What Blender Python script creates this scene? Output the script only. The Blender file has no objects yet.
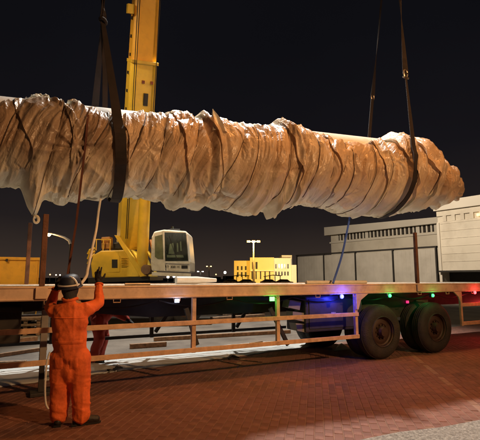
import bpy, bmesh, math, random
import numpy as np
from mathutils import Vector, Matrix
R = math.radians
random.seed(7)
rng = np.random.default_rng(11)
SC = bpy.context.scene
COL = SC.collection

# ------------------------------------------------------------------ camera, sky, lights
F, HEYE = 430.0, 1.62
PITCH = math.atan(58.5 / F)
cam = bpy.data.cameras.new('camera'); camo = bpy.data.objects.new('camera', cam); COL.objects.link(camo)
camo.location = (0, 0, HEYE); camo.rotation_euler = (R(90) + PITCH, 0, 0)
cam.sensor_width = 36; cam.lens = F / 480 * 36; cam.clip_end = 4000; cam.clip_start = 0.05
SC.camera = camo
SC.view_settings.view_transform = 'Standard'; SC.view_settings.look = 'None'
SC.view_settings.exposure = 0.0; SC.view_settings.gamma = 1
SC.render.engine = 'CYCLES'
SC.cycles.use_denoising = True
SC.cycles.max_bounces = 8

world = bpy.data.worlds.new('World'); SC.world = world; world.use_nodes = True
nt = world.node_tree; nt.nodes.clear()
wo = nt.nodes.new('ShaderNodeOutputWorld'); bg = nt.nodes.new('ShaderNodeBackground')
tc = nt.nodes.new('ShaderNodeTexCoord'); sep = nt.nodes.new('ShaderNodeSeparateXYZ')
cr = nt.nodes.new('ShaderNodeValToRGB')
nt.links.new(tc.outputs['Generated'], sep.inputs[0]); nt.links.new(sep.outputs['Z'], cr.inputs[0])
el = cr.color_ramp.elements
el[0].position = 0.0; el[0].color = (0.050, 0.033, 0.024, 1)
el[1].position = 1.0; el[1].color = (0.0030, 0.0028, 0.0040, 1)
for p, c in ((0.05, (0.034, 0.024, 0.019, 1)), (0.13, (0.015, 0.0115, 0.0115, 1)), (0.28, (0.0070, 0.0062, 0.0080, 1)), (0.5, (0.0042, 0.0042, 0.0058, 1))):
    e = el.new(p); e.color = c
# faint uneven cloud of city glow
nz = nt.nodes.new('ShaderNodeTexNoise'); nz.inputs['Scale'].default_value = 2.2; nz.inputs['Detail'].default_value = 3
mr = nt.nodes.new('ShaderNodeMapRange'); mr.inputs['To Min'].default_value = 0.65; mr.inputs['To Max'].default_value = 1.4
mx = nt.nodes.new('ShaderNodeVectorMath'); mx.operation = 'SCALE'
nt.links.new(tc.outputs['Generated'], nz.inputs['Vector']); nt.links.new(nz.outputs['Fac'], mr.inputs['Value'])
nt.links.new(cr.outputs['Color'], mx.inputs[0]); nt.links.new(mr.outputs['Result'], mx.inputs['Scale'])
nt.links.new(mx.outputs[0], bg.inputs['Color']); bg.inputs['Strength'].default_value = 1.0
nt.links.new(bg.outputs[0], wo.inputs[0])

def lamp(name, kind, loc, power, color, size=0.3, target=None, spot=None, blend=0.4):
    l = bpy.data.lights.new(name, kind); o = bpy.data.objects.new(name, l); COL.objects.link(o)
    o.location = loc; l.energy = power; l.color = color
    if kind == 'AREA': l.size = size
    else: l.shadow_soft_size = size
    if kind == 'SPOT': l.spot_size = spot; l.spot_blend = blend
    if target: o.rotation_euler = (Vector(target) - Vector(loc)).to_track_quat('-Z', 'Y').to_euler()
    return o
# the yard's high-mast lamps: warm sodium head this side, white flood head beyond the trailer
SODIUM = (1.0, 0.40, 0.10)
lamp('sodium_mast_light', 'SPOT', (3.2, 7.5, 13.0), 2600, SODIUM, 0.35, (2.0, 8.6, 0), R(74), 1.0)
lamp('front_flood_light', 'SPOT', (10.6, -2.4, 8.8), 6600, (1.0, 0.52, 0.21), 0.30, (-0.6, 8.6, 4.2), R(62), 0.9)
lamp('crane_side_sodium_light', 'SPOT', (-10.0, 6.5, 11.0), 3500, (1.0, 0.72, 0.36), 0.35, (-5.0, 16, 4.0), R(75), 0.6)
lamp('white_flood_light', 'SPOT', (-1.3, 14.9, 16.0), 17000, (1.0, 0.97, 0.88), 0.35, (-0.4, 11.6, 3.0), R(62), 0.6)
# added unseen spot for the ground beyond the trailer, cone cut off this side
lamp('added_yard_light', 'SPOT', (-8.3, 19.0, 14.0), 1400, (1.0, 0.90, 0.78), 0.25, (-8.3-0.473*4.3, 19.0+0.881*4.3, 0.0), R(120), 0.05)

# ------------------------------------------------------------------ geometry of the place
A = math.atan(F / 800.0)                         # the trailer's heading
def ray(x, y):
    u = (x - 240) / F; v = (220 - y) / F
    return (u, math.cos(PITCH) - v * math.sin(PITCH), math.sin(PITCH) + v * math.cos(PITCH))
def G(x, y, z=0.0):
    r = ray(x, y); t = (z - HEYE) / r[2]; return Vector((r[0] * t, r[1] * t, z))
def W(x, y, Y):
    r = ray(x, y); t = Y / r[1]; return Vector((r[0] * t, Y, HEYE + r[2] * t))
O = G(382, 361); DX = Vector((math.cos(A), math.sin(A), 0)); DY = Vector((-math.sin(A), math.cos(A), 0))
def L(x, y, off=0.0):                            # point on the plane `off` metres behind the trailer's near side, in trailer coordinates
    r = Vector(ray(x, y)); p0 = O + DY * off
    t = (p0.x * DY.x + p0.y * DY.y) / (r.x * DY.x + r.y * DY.y)
    P = Vector((r.x * t, r.y * t, HEYE + r.z * t))
    return Vector(((P - O).dot(DX), off, P.z))
def toW(p): return O + DX * p[0] + DY * p[1] + Vector((0, 0, p[2]))

# ------------------------------------------------------------------ materials
MATS = {}
def mat(name, color, rough=0.6, metal=0.0, vary=0.25, scale=6.0, bump=0.0, bscale=40.0, emit=None, estr=0.0, dirt=None, dscale=3.0, damt=0.5, coat=0.0, transl=0.0, alpha=None, spec=0.5, coord='Object'):
    if name in MATS: return MATS[name]
    m = bpy.data.materials.new(name); m.use_nodes = True; n = m.node_tree; N = n.nodes; Lk = n.links
    b = N['Principled BSDF']; b.inputs['Roughness'].default_value = rough; b.inputs['Metallic'].default_value = metal
    b.inputs['Specular IOR Level'].default_value = spec
    if coat: b.inputs['Coat Weight'].default_value = coat
    t = N.new('ShaderNodeTexCoord'); z = N.new('ShaderNodeTexNoise'); z.inputs['Scale'].default_value = scale; z.inputs['Detail'].default_value = 6
    Lk.new(t.outputs[coord], z.inputs['Vector'])
    ramp = N.new('ShaderNodeValToRGB'); c = color
    ramp.color_ramp.elements[0].position = 0.3; ramp.color_ramp.elements[1].position = 0.72
    ramp.color_ramp.elements[0].color = (c[0] * (1 - vary), c[1] * (1 - vary), c[2] * (1 - vary), 1)
    ramp.color_ramp.elements[1].color = (min(1, c[0] * (1 + vary)), min(1, c[1] * (1 + vary)), min(1, c[2] * (1 + vary)), 1)
    Lk.new(z.outputs['Fac'], ramp.inputs[0]); colout = ramp.outputs[0]
    if dirt:
        z2 = N.new('ShaderNodeTexNoise'); z2.inputs['Scale'].default_value = dscale; z2.inputs['Detail'].default_value = 9; z2.inputs['Roughness'].default_value = 0.7
        Lk.new(t.outputs[coord], z2.inputs['Vector'])
        r2 = N.new('ShaderNodeValToRGB'); r2.color_ramp.elements[0].position = 0.48; r2.color_ramp.elements[1].position = 0.7
        r2.color_ramp.elements[1].color = (damt, damt, damt, 1)
        Lk.new(z2.outputs['Fac'], r2.inputs[0])
        mix = N.new('ShaderNodeMix'); mix.data_type = 'RGBA'; Lk.new(r2.outputs[0], mix.inputs['Factor'])
        Lk.new(colout, mix.inputs[6]); mix.inputs[7].default_value = (*dirt, 1); colout = mix.outputs[2]
    Lk.new(colout, b.inputs['Base Color'])
    bo = None
    if bump:
        z3 = N.new('ShaderNodeTexNoise'); z3.inputs['Scale'].default_value = bscale; z3.inputs['Detail'].default_value = 5
        Lk.new(t.outputs[coord], z3.inputs['Vector'])
        bo = N.new('ShaderNodeBump'); bo.inputs['Strength'].default_value = bump; bo.inputs['Distance'].default_value = 0.02
        Lk.new(z3.outputs['Fac'], bo.inputs['Height']); Lk.new(bo.outputs[0], b.inputs['Normal'])
    if emit: b.inputs['Emission Color'].default_value = (*emit, 1); b.inputs['Emission Strength'].default_value = estr
    if transl:
        tr = N.new('ShaderNodeBsdfTranslucent'); Lk.new(colout, tr.inputs['Color'])
        if bo: Lk.new(bo.outputs[0], tr.inputs['Normal'])
        ms = N.new('ShaderNodeMixShader'); ms.inputs[0].default_value = transl
        Lk.new(b.outputs[0], ms.inputs[1]); Lk.new(tr.outputs[0], ms.inputs[2]); Lk.new(ms.outputs[0], N['Material Output'].inputs[0])
    MATS[name] = m; return m

M = dict(
 pipe=mat('white_coated_pipe', (0.82, 0.82, 0.80), 0.35, vary=0.06, scale=3, dirt=(0.45, 0.40, 0.34), damt=0.5),
 rope=mat('tie_rope', (0.10, 0.065, 0.045), 0.9, bump=0.5, bscale=200),
 sling=mat('lifting_sling_webbing', (0.012, 0.007, 0.009), 0.85, bump=0.6, bscale=120, vary=0.35),
 strap=mat('brown_webbing', (0.085, 0.026, 0.017), 0.85, bump=0.4, bscale=90),
 white_rope=mat('white_rope', (0.78, 0.76, 0.70), 0.8, vary=0.1, bump=0.5, bscale=150),
 blue_rope=mat('blue_rope', (0.05, 0.13, 0.62), 0.7, vary=0.1),
 fascia=mat('orange_trailer_paint', (0.74, 0.54, 0.38), 0.42, vary=0.14, scale=5, bump=0.12, bscale=30, dirt=(0.42, 0.26, 0.16), dscale=6, damt=0.6),
 rail=mat('orange_rail_paint', (0.66, 0.43, 0.27), 0.45, vary=0.2, scale=8, bump=0.15, bscale=50, dirt=(0.30, 0.17, 0.10), dscale=7, damt=0.6),
 deck=mat('deck_plate', (0.62, 0.57, 0.48), 0.7, vary=0.3, bump=0.3, dirt=(0.30, 0.25, 0.20)),
 chassis=mat('chassis_black', (0.022, 0.020, 0.020), 0.6, vary=0.3, dirt=(0.06, 0.045, 0.035)),
 toolbox=mat('toolbox_dark_paint', (0.04, 0.04, 0.055), 0.45, vary=0.3, bump=0.2, bscale=8),
 grey=mat('grey_galvanised', (0.30, 0.29, 0.28), 0.5, metal=0.2, dirt=(0.16, 0.13, 0.10)),
 tyre=mat('tyre_rubber', (0.026, 0.023, 0.022), 0.75, vary=0.3, bump=0.4, bscale=30, dirt=(0.045, 0.032, 0.026), dscale=5, damt=0.7),
 rim=mat('rusty_wheel_rim', (0.055, 0.030, 0.024), 0.6, metal=0.2, dirt=(0.05, 0.03, 0.022), dscale=8),
 stake=mat('rusty_stake', (0.16, 0.07, 0.04), 0.75, vary=0.35, bump=0.4, bscale=30),
 yellow=mat('crane_yellow', (0.80, 0.52, 0.05), 0.38, vary=0.10, scale=3, bump=0.08, bscale=20, dirt=(0.50, 0.32, 0.06), dscale=2.6, damt=0.4),
 yellow2=mat('boom_yellow', (0.82, 0.55, 0.06), 0.32, vary=0.06, scale=2, dirt=(0.52, 0.32, 0.06), dscale=3.5, damt=0.35),
 boom_orange=mat('boom_orange', (0.80, 0.42, 0.05), 0.32, vary=0.06, scale=2, dirt=(0.5, 0.25, 0.05), dscale=3.5, damt=0.35),
 cab=mat('cab_cream', (0.72, 0.68, 0.58), 0.4, vary=0.08, dirt=(0.40, 0.34, 0.25), dscale=4, damt=0.6),
 glass=mat('dark_glass', (0.020, 0.026, 0.022), 0.06, vary=0.1, coat=0.5),
 black=mat('black_paint', (0.02, 0.018, 0.017), 0.5),
 steel=mat('worn_steel', (0.35, 0.30, 0.26), 0.35, metal=0.8),
 container=mat('yellow_container_paint', (0.80, 0.42, 0.035), 0.5, vary=0.10, scale=2, bump=0.1, dirt=(0.45, 0.22, 0.04), dscale=3),
 wood=mat('dunnage_timber', (0.24, 0.15, 0.09), 0.85, vary=0.4, scale=12, bump=0.5, bscale=60),
 painted_light=mat('painted_floodlight', (0.46, 0.46, 0.45), 0.75, vary=0.10, scale=3, bump=0.2, bscale=12, dirt=(0.48, 0.46, 0.42), dscale=2.5, damt=0.5),  # pale colour standing in for floodlight on the ground
 concrete=mat('yard_concrete', (0.13, 0.115, 0.10), 0.85, vary=0.35, scale=0.7, bump=0.5, bscale=25, dirt=(0.055, 0.045, 0.04), dscale=0.9, damt=0.9, coord='Object'),
 ground=mat('ground_asphalt', (0.075, 0.066, 0.06), 0.9, vary=0.3, scale=0.3, bump=0.3, bscale=30),
 gravel=mat('exposed_concrete', (0.30, 0.285, 0.26), 0.9, vary=0.55, scale=45, bump=0.9, bscale=70, dirt=(0.16, 0.14, 0.12), dscale=18, damt=0.8),
 brick=mat('paver_red', (0.205, 0.086, 0.060), 0.78, vary=0.42, scale=0.8, bump=0.35, bscale=90, dirt=(0.17, 0.085, 0.065), dscale=2.2, damt=0.8),
 brick2=mat('paver_red_dark', (0.180, 0.076, 0.054), 0.78, vary=0.35, scale=1.1, bump=0.35, bscale=90, dirt=(0.40, 0.22, 0.17), dscale=5, damt=0.4),
 pale_brick=mat('paver_pale', (0.28, 0.155, 0.11), 0.6, vary=0.25, scale=5, bump=0.3, bscale=90, dirt=(0.28, 0.15, 0.11), dscale=4, damt=0.9),
 sand=mat('joint_sand', (0.22, 0.125, 0.09), 0.95, vary=0.3, scale=5, dirt=(0.18, 0.10, 0.08), dscale=3),
 coverall=mat('orange_coverall', (0.90, 0.170, 0.035), 0.75, vary=0.14, scale=9, bump=0.5, bscale=16, dirt=(0.40, 0.06, 0.018), dscale=4, damt=0.7),
 coverall2=mat('red_coverall', (0.40, 0.035, 0.015), 0.8, vary=0.2, scale=8, dirt=(0.25, 0.03, 0.02)),
 skin=mat('skin', (0.36, 0.19, 0.12), 0.55, vary=0.08),
 glove=mat('dark_glove', (0.030, 0.028, 0.032), 0.8, bump=0.4, bscale=90),
 helmet=mat('navy_helmet', (0.018, 0.022, 0.045), 0.55, vary=0.1),
 helmet_red=mat('dull_red_helmet', (0.35, 0.04, 0.03), 0.4, vary=0.1),
 strapw=mat('white_strap', (0.75, 0.72, 0.66), 0.7, vary=0.1),
 boot=mat('black_boot', (0.025, 0.020, 0.018), 0.55, bump=0.3),
 warehouse=mat('warehouse_cladding', (0.74, 0.70, 0.61), 0.7, vary=0.08, scale=0.5, dirt=(0.48, 0.43, 0.35), dscale=0.35, damt=0.7),
 cornice=mat('warehouse_cornice', (0.72, 0.69, 0.62), 0.7, vary=0.06, scale=0.4),
 wallpanel=mat('yard_wall_panel', (0.52, 0.50, 0.46), 0.75, vary=0.10, scale=0.8, dirt=(0.38, 0.35, 0.30), dscale=0.6),
 dark=mat('dark_recess', (0.03, 0.028, 0.026), 0.7),
 yellow_wall=mat('cream_render', (0.80, 0.64, 0.28), 0.8, vary=0.08, scale=0.3),
 white_wall=mat('white_render', (0.85, 0.80, 0.66), 0.8, vary=0.06, scale=0.3),
 pane=mat('window_glass', (0.05, 0.045, 0.04), 0.15),
 lamp_metal=mat('lamp_metal', (0.55, 0.53, 0.48), 0.4, vary=0.1),
 leaf=mat('shrub_leaf', (0.06, 0.08, 0.03), 0.7, vary=0.4, scale=1.0),
 carpaint=mat('car_paint', (0.25, 0.24, 0.22), 0.3),
)
def emat(name, color, s):
    return mat(name, (0.3, 0.3, 0.3), 0.4, emit=color, estr=s)

def wrap_material():
    m = mat('dusty_plastic', (0.78, 0.73, 0.61), 0.33, vary=0.12, scale=3.0, transl=0.25, spec=0.5)
    n = m.node_tree; N = n.nodes; Lk = n.links; b = N['Principled BSDF']
    loose = b.inputs['Base Color'].links[0].from_socket
    at = N.new('ShaderNodeAttribute'); at.attribute_name = 'taut_light_mask'
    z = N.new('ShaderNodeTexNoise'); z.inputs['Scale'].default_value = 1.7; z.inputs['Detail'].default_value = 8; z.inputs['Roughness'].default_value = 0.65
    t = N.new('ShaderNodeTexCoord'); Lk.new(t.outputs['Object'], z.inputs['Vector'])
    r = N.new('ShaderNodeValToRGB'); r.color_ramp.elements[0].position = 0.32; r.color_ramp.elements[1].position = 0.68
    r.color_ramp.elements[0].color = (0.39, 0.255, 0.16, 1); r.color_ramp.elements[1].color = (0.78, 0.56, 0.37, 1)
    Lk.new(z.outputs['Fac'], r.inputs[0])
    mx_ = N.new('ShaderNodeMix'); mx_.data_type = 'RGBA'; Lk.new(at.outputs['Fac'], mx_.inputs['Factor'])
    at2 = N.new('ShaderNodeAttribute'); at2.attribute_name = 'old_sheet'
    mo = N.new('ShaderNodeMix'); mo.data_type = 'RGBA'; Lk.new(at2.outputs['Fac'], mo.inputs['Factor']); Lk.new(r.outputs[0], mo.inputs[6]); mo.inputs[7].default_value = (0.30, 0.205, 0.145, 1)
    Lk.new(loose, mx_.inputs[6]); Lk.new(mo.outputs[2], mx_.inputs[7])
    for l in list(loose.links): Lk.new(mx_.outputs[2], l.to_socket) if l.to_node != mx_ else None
    # long creases running round the load, plus a little crumple
    uv = N.new('ShaderNodeUVMap'); uv.uv_map = 'fold'
    mp = N.new('ShaderNodeMapping'); mp.inputs['Scale'].default_value = (8, 2.4, 1); Lk.new(uv.outputs[0], mp.inputs[0])
    z1 = N.new('ShaderNodeTexNoise'); z1.inputs['Scale'].default_value = 1.0; z1.inputs['Detail'].default_value = 2.5; z1.inputs['Distortion'].default_value = 1.4; Lk.new(mp.outputs[0], z1.inputs['Vector'])
    z2 = N.new('ShaderNodeTexNoise'); z2.inputs['Scale'].default_value = 22; z2.inputs['Detail'].default_value = 4; Lk.new(t.outputs['Object'], z2.inputs['Vector'])
    ad = N.new('ShaderNodeMath'); ad.operation = 'MULTIPLY_ADD'; ad.inputs[1].default_value = 0.22; Lk.new(z2.outputs['Fac'], ad.inputs[0]); Lk.new(z1.outputs['Fac'], ad.inputs[2])
    bo = N.new('ShaderNodeBump'); bo.inputs['Strength'].default_value = 0.7; bo.inputs['Distance'].default_value = 0.05
    Lk.new(ad.outputs[0], bo.inputs['Height'])
    for nd in N:
        if nd.type in ('BSDF_PRINCIPLED', 'BSDF_TRANSLUCENT'): Lk.new(bo.outputs[0], nd.inputs['Normal'])
    return m
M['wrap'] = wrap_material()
# ------------------------------------------------------------------ mesh helpers
class MB:
    def __init__(s): s.v = []; s.f = []
    def add(s, vs, fs, mtx=None):
        b = len(s.v)
        if mtx is not None: vs = [mtx @ Vector(q) for q in vs]
        s.v += [tuple(q) for q in vs]; s.f += [tuple(b + i for i in f) for f in fs]; return s
    def box(s, x0, x1, y0, y1, z0, z1, mtx=None, ch=0.0):
        if ch <= 0:
            vs = [(x0,y0,z0),(x1,y0,z0),(x1,y1,z0),(x0,y1,z0),(x0,y0,z1),(x1,y0,z1),(x1,y1,z1),(x0,y1,z1)]
            return s.add(vs, [(0,3,2,1),(4,5,6,7),(0,1,5,4),(1,2,6,5),(2,3,7,6),(3,0,4,7)], mtx)
        bm = bmesh.new(); bmesh.ops.create_cube(bm, size=1)
        for v in bm.verts:
            v.co = ((x0+x1)/2 + v.co.x*(x1-x0), (y0+y1)/2 + v.co.y*(y1-y0), (z0+z1)/2 + v.co.z*(z1-z0))
        bmesh.ops.bevel(bm, geom=bm.edges[:], offset=ch, segments=2, affect='EDGES', profile=0.6)
        bm.verts.index_update()
        s.add([v.co.copy() for v in bm.verts], [[v.index for v in f.verts] for f in bm.faces], mtx); bm.free(); return s
    def bar(s, a, b, w, h, up=(0, 0, 1)):        # rectangular bar from a to b
        a, b = Vector(a), Vector(b); d = (b - a).normalized(); up = Vector(up)
        if abs(d.dot(up)) > 0.98: up = Vector((1, 0, 0))
        sx = d.cross(up).normalized(); uz = sx.cross(d).normalized(); vs = []
        for p in (a, b):
            for i, j in ((-1,-1),(1,-1),(1,1),(-1,1)): vs.append(p + sx * i * w / 2 + uz * j * h / 2)
        return s.add(vs, [(0,1,2,3),(4,7,6,5),(0,4,5,1),(1,5,6,2),(2,6,7,3),(3,7,4,0)])
    def tube(s, pts, r, n=8, caps=True):
        pts = [Vector(p) for p in pts]; k = len(pts); rs = r if isinstance(r, (list, tuple)) else [r] * k
        vs, fs = [], []; ref = None
        for i, p in enumerate(pts):
            d = (pts[min(i+1, k-1)] - pts[max(i-1, 0)]).normalized()
            if ref is None: ref = Vector((0,0,1)) if abs(d.z) < 0.9 else Vector((1,0,0))
            e = d.cross(ref).normalized(); g = e.cross(d).normalized(); ref = g
            for j in range(n):
                t = 2*math.pi*j/n; vs.append(p + (e*math.cos(t) + g*math.sin(t)) * rs[i])
        for i in range(k-1):
            for j in range(n):
                fs.append((i*n+j, i*n+(j+1)%n, (i+1)*n+(j+1)%n, (i+1)*n+j))
        if caps: fs.append(tuple(range(n-1, -1, -1))); fs.append(tuple((k-1)*n + j for j in range(n)))
        return s.add(vs, fs)
    def lathe(s, prof, n=48, mtx=None, close=False):  # prof (r, y): turned round the y axis
        vs, fs = [], []; k = len(prof)
        for r, y in prof:
            for j in range(n):
                t = 2*math.pi*j/n; vs.append((r*math.cos(t), y, r*math.sin(t)))
        for i in range(k-1 + (1 if close else 0)):
            for j in range(n):
                i2 = (i+1) % k
                fs.append((i*n+j, i*n+(j+1)%n, i2*n+(j+1)%n, i2*n+j))
        return s.add(vs, fs, mtx)
    def prism(s, poly, y0, y1, mtx=None, axis='y'):   # poly in (x, z), pushed along y
        n = len(poly)
        if axis == 'y': vs = [(p[0], y0, p[1]) for p in poly] + [(p[0], y1, p[1]) for p in poly]
        else: vs = [(p[0], p[1], y0) for p in poly] + [(p[0], p[1], y1) for p in poly]
        fs = [tuple(range(n)), tuple(range(2*n-1, n-1, -1))] + [(i, n+i, n+(i+1)%n, (i+1)%n) for i in range(n)]
        return s.add(vs, fs, mtx)
    def mesh(s, name, m, smooth=False):
        me = bpy.data.meshes.new(name); me.from_pydata(s.v, [], s.f); me.update()
        bm = bmesh.new(); bm.from_mesh(me); bmesh.ops.recalc_face_normals(bm, faces=bm.faces); bm.to_mesh(me); bm.free()
        me.materials.append(m)
        if smooth:
            me.polygons.foreach_set('use_smooth', [True]*len(me.polygons))
            try: me.set_sharp_from_angle(angle=R(38))
            except Exception: pass
        return me
    def obj(s, name, m, parent=None, smooth=False):
        o = bpy.data.objects.new(name, s.mesh(name, m, smooth)); COL.objects.link(o); o.parent = parent; return o
def tag(o, label=None, cat=None, group=None, kind=None):
    if label: o['label'] = label
    if cat: o['category'] = cat
    if group: o['group'] = group
    if kind: o['kind'] = kind
    return o
def empty(name, label, cat, loc=(0,0,0), rz=0, group=None, kind=None):
    o = bpy.data.objects.new(name, None); COL.objects.link(o); o.location = loc; o.rotation_euler = (0,0,rz); o.empty_display_size = 0.2
    return tag(o, label, cat, group, kind)
def dup(o, parent=None):
    c = o.copy(); COL.objects.link(c)
    if parent is not None: c.parent = parent
    for ch in [q for q in SC.objects if q.parent == o]: dup(ch, c)
    return c

# vectorised value noise
TAB = rng.random((256, 256))
def vnoise(x, y):
    x = np.asarray(x, float); y = np.asarray(y, float)
    xi = np.floor(x).astype(int); yi = np.floor(y).astype(int); fx = x - xi; fy = y - yi
    fx = fx*fx*(3-2*fx); fy = fy*fy*(3-2*fy)
    g = lambda a, b: TAB[a % 256, b % 256]
    return (g(xi,yi)*(1-fx)+g(xi+1,yi)*fx)*(1-fy) + (g(xi,yi+1)*(1-fx)+g(xi+1,yi+1)*fx)*fy
def ridge(x, y): return 1 - np.abs(2*vnoise(x, y) - 1)

# ------------------------------------------------------------------ setting: ground
def sheet_poly(name, pts, z, m, thick=0.02, kind='structure'):
    o = MB().prism([(p[0], p[1]) for p in pts], z - thick, z, axis='z').obj(name, m); o['kind'] = kind; return o
sheet_poly('ground', [(-600,-60),(900,-60),(900,1500),(-600,1500)], -0.06, M['ground'], 0.5)
# boundary between red paving and concrete yard
B0 = G(0, 387); B1 = G(308, 346); BD = (B1 - B0).normalized(); BN = Vector((-BD.y, BD.x, 0))
def bl(t, o=0.0): p = B0 + BD*t + BN*o; return (p.x, p.y)
sheet_poly('yard_concrete', [bl(-14), bl(34), bl(60, 60), bl(-14, 60)], -0.008, M['concrete'], 0.05)
bed = sheet_poly('paving_bed', [bl(-14), (-14, 2.5), (24, 2.5), bl(34)], -0.0055, M['sand'], 0.045)
kb = [G(360,441), G(400,433), G(440,428.5), G(480,421), G(520,413), (6.0, 3.6), (1.0, 3.6)]
gp = sheet_poly('concrete_pavement', [tuple(p)[:2] for p in kb], 0.012, M['gravel'], 0.06)
# pavers: 0.2 x 0.1 m, running bond
PA = math.atan(75 / F); PF = Vector((math.sin(PA), math.cos(PA), 0)); PX = Vector((math.cos(PA), -math.sin(PA), 0))
def brick_verts(hl, hw, h, ch=0.006):
    vs = [(-hw,-hl,-0.03),(hw,-hl,-0.03),(hw,hl,-0.03),(-hw,hl,-0.03),(-hw,-hl,h-ch),(hw,-hl,h-ch),(hw,hl,h-ch),(-hw,hl,h-ch),
          (-hw+ch,-hl+ch,h),(hw-ch,-hl+ch,h),(hw-ch,hl-ch,h),(-hw+ch,hl-ch,h)]
    fs = [(8,9,10,11),(4,5,9,8),(5,6,10,9),(6,7,11,10),(7,4,8,11),(0,1,5,4),(1,2,6,5),(2,3,7,6),(3,0,4,7)]
    return vs, fs
bv, bf = brick_verts(0.0978, 0.0466, 0.0)
brick_meshes = {}
for k in ('brick', 'brick2', 'pale_brick'):
    me = bpy.data.meshes.new('brick'); me.from_pydata(bv, [], bf); me.materials.append(M[k]); brick_meshes[k] = me
cands = []
gpoly = [Vector(tuple(p)[:2]) for p in kb]
def inside(p, poly):
    c = False; j = len(poly)-1
    for i in range(len(poly)):
        a, b = poly[i], poly[j]
        if (a.y > p.y) != (b.y > p.y) and p.x < (b.x-a.x)*(p.y-a.y)/(b.y-a.y)+a.x: c = not c
        j = i
    return c
for i in range(-75, 125):
    for j in range(16, 105):
        a = i*0.1; f = j*0.2 + (0.1 if i % 2 else 0)
        c = PX*a + PF*f
        if c.y < 4.1 or abs(c.x) > c.y*0.60 + 0.3: continue
        if (c - B0).dot(BN) > -0.11: continue
        if inside(c, gpoly): continue
        pale = (i in (-15, 20) and random.random() < (0.16 if i == -15 else 0.85))
        k = 'pale_brick' if pale else ('brick' if random.random() < 0.6 else 'brick2')
        cands.append((c.length, c, k))
cands.sort(key=lambda q: q[0])
rest = {k: MB() for k in brick_meshes}
for n, (d, c, k) in enumerate(cands):
    hz = random.uniform(-0.0035, 0.0015)
    mt = Matrix.Translation(c + Vector((0,0,hz))) @ Matrix.Rotation(-PA + random.uniform(-.012,.012), 4, 'Z') @ Matrix.Rotation(random.uniform(-.012,.012), 4, 'X') @ Matrix.Rotation(random.uniform(-.02,.02), 4, 'Y')
    if n < 300:
        o = bpy.data.objects.new('brick', brick_meshes[k]); COL.objects.link(o); o.matrix_world = mt; o.parent = bed
    else: rest[k].add(bv, bf, mt)
for k, mb in rest.items():
    if mb.v: mb.obj('brick_field', M[k], bed)['kind'] = 'stuff'

# floodlight pooled on the ground under the trailer, modelled as a white strip
def light_strip_mesh():
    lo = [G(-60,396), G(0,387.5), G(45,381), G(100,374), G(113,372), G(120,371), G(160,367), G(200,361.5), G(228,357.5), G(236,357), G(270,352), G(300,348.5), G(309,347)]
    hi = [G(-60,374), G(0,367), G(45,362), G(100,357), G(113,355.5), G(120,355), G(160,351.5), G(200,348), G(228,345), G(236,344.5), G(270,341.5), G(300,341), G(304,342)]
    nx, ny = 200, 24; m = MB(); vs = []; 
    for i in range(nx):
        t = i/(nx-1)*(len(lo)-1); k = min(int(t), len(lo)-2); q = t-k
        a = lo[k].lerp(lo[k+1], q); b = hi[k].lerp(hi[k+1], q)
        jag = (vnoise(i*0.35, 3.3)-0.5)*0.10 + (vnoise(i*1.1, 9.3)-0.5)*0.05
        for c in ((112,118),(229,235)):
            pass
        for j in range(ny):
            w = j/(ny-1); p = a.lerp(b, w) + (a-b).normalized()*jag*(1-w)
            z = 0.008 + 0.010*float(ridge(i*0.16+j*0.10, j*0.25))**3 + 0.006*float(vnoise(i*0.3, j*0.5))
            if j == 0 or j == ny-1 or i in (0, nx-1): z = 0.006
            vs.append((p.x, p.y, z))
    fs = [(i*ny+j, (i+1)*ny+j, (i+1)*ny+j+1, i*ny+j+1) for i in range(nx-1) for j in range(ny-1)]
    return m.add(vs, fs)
o = light_strip_mesh().obj('painted_light_strip', M['painted_light'], smooth=True)
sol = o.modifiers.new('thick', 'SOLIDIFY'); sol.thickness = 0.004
tag(o, 'long white strip of painted floodlight on the ground under the trailer', 'painted light')
# light through gaps beside it, modelled as small white pieces
for k, (pts, lab) in enumerate(((((334,351),(350,349.5),(341,343)), 'small white triangle of painted light on the ground left of the wheels'),
                                (((298,350),(316,345.5),(306,344.5)), 'pointed white piece of painted light at the right end of the ground strip'))):
    P = [G(*q) for q in pts]; cen = sum(P, Vector())/3
    m = MB(); vs = [cen + Vector((0,0,0.09))] + [q + Vector((0,0,0.004)) for q in P] + [((P[i]+P[(i+1)%3])/2 + Vector((0,0,0.03))) for i in range(3)]
    m.add(vs, [(0,1,4),(0,4,2),(0,2,5),(0,5,3),(0,3,6),(0,6,1),(1,2,4),(2,3,5),(3,1,6)])
    tag(m.obj('painted_light_piece', M['painted_light']), lab, 'painted light piece', 'painted light pieces on the ground')
for k, (x, y, lab) in enumerate(((115, 370.5, 'dark painted shadow across the light strip behind the worker'), (232, 358.5, 'dark painted shadow across the light strip, midway along it'))):  # shadows across the light strip, modelled as dark pieces
    c = G(x, y); m = MB()
    pts = [c + DX*t*0.20 + DY*0.10*math.sin(t*4+k) + Vector((0,0,0.028+0.01*math.sin(t*5+k))) for t in np.linspace(-0.7, 0.7, 9)]
    m.tube(pts, [0.012,0.03,0.02,0.032,0.018,0.028,0.03,0.018,0.008], 6)
    tag(m.obj('painted_shadow', M['black'], smooth=True), lab, 'painted_shadow', 'painted shadows across the light strip')

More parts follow.
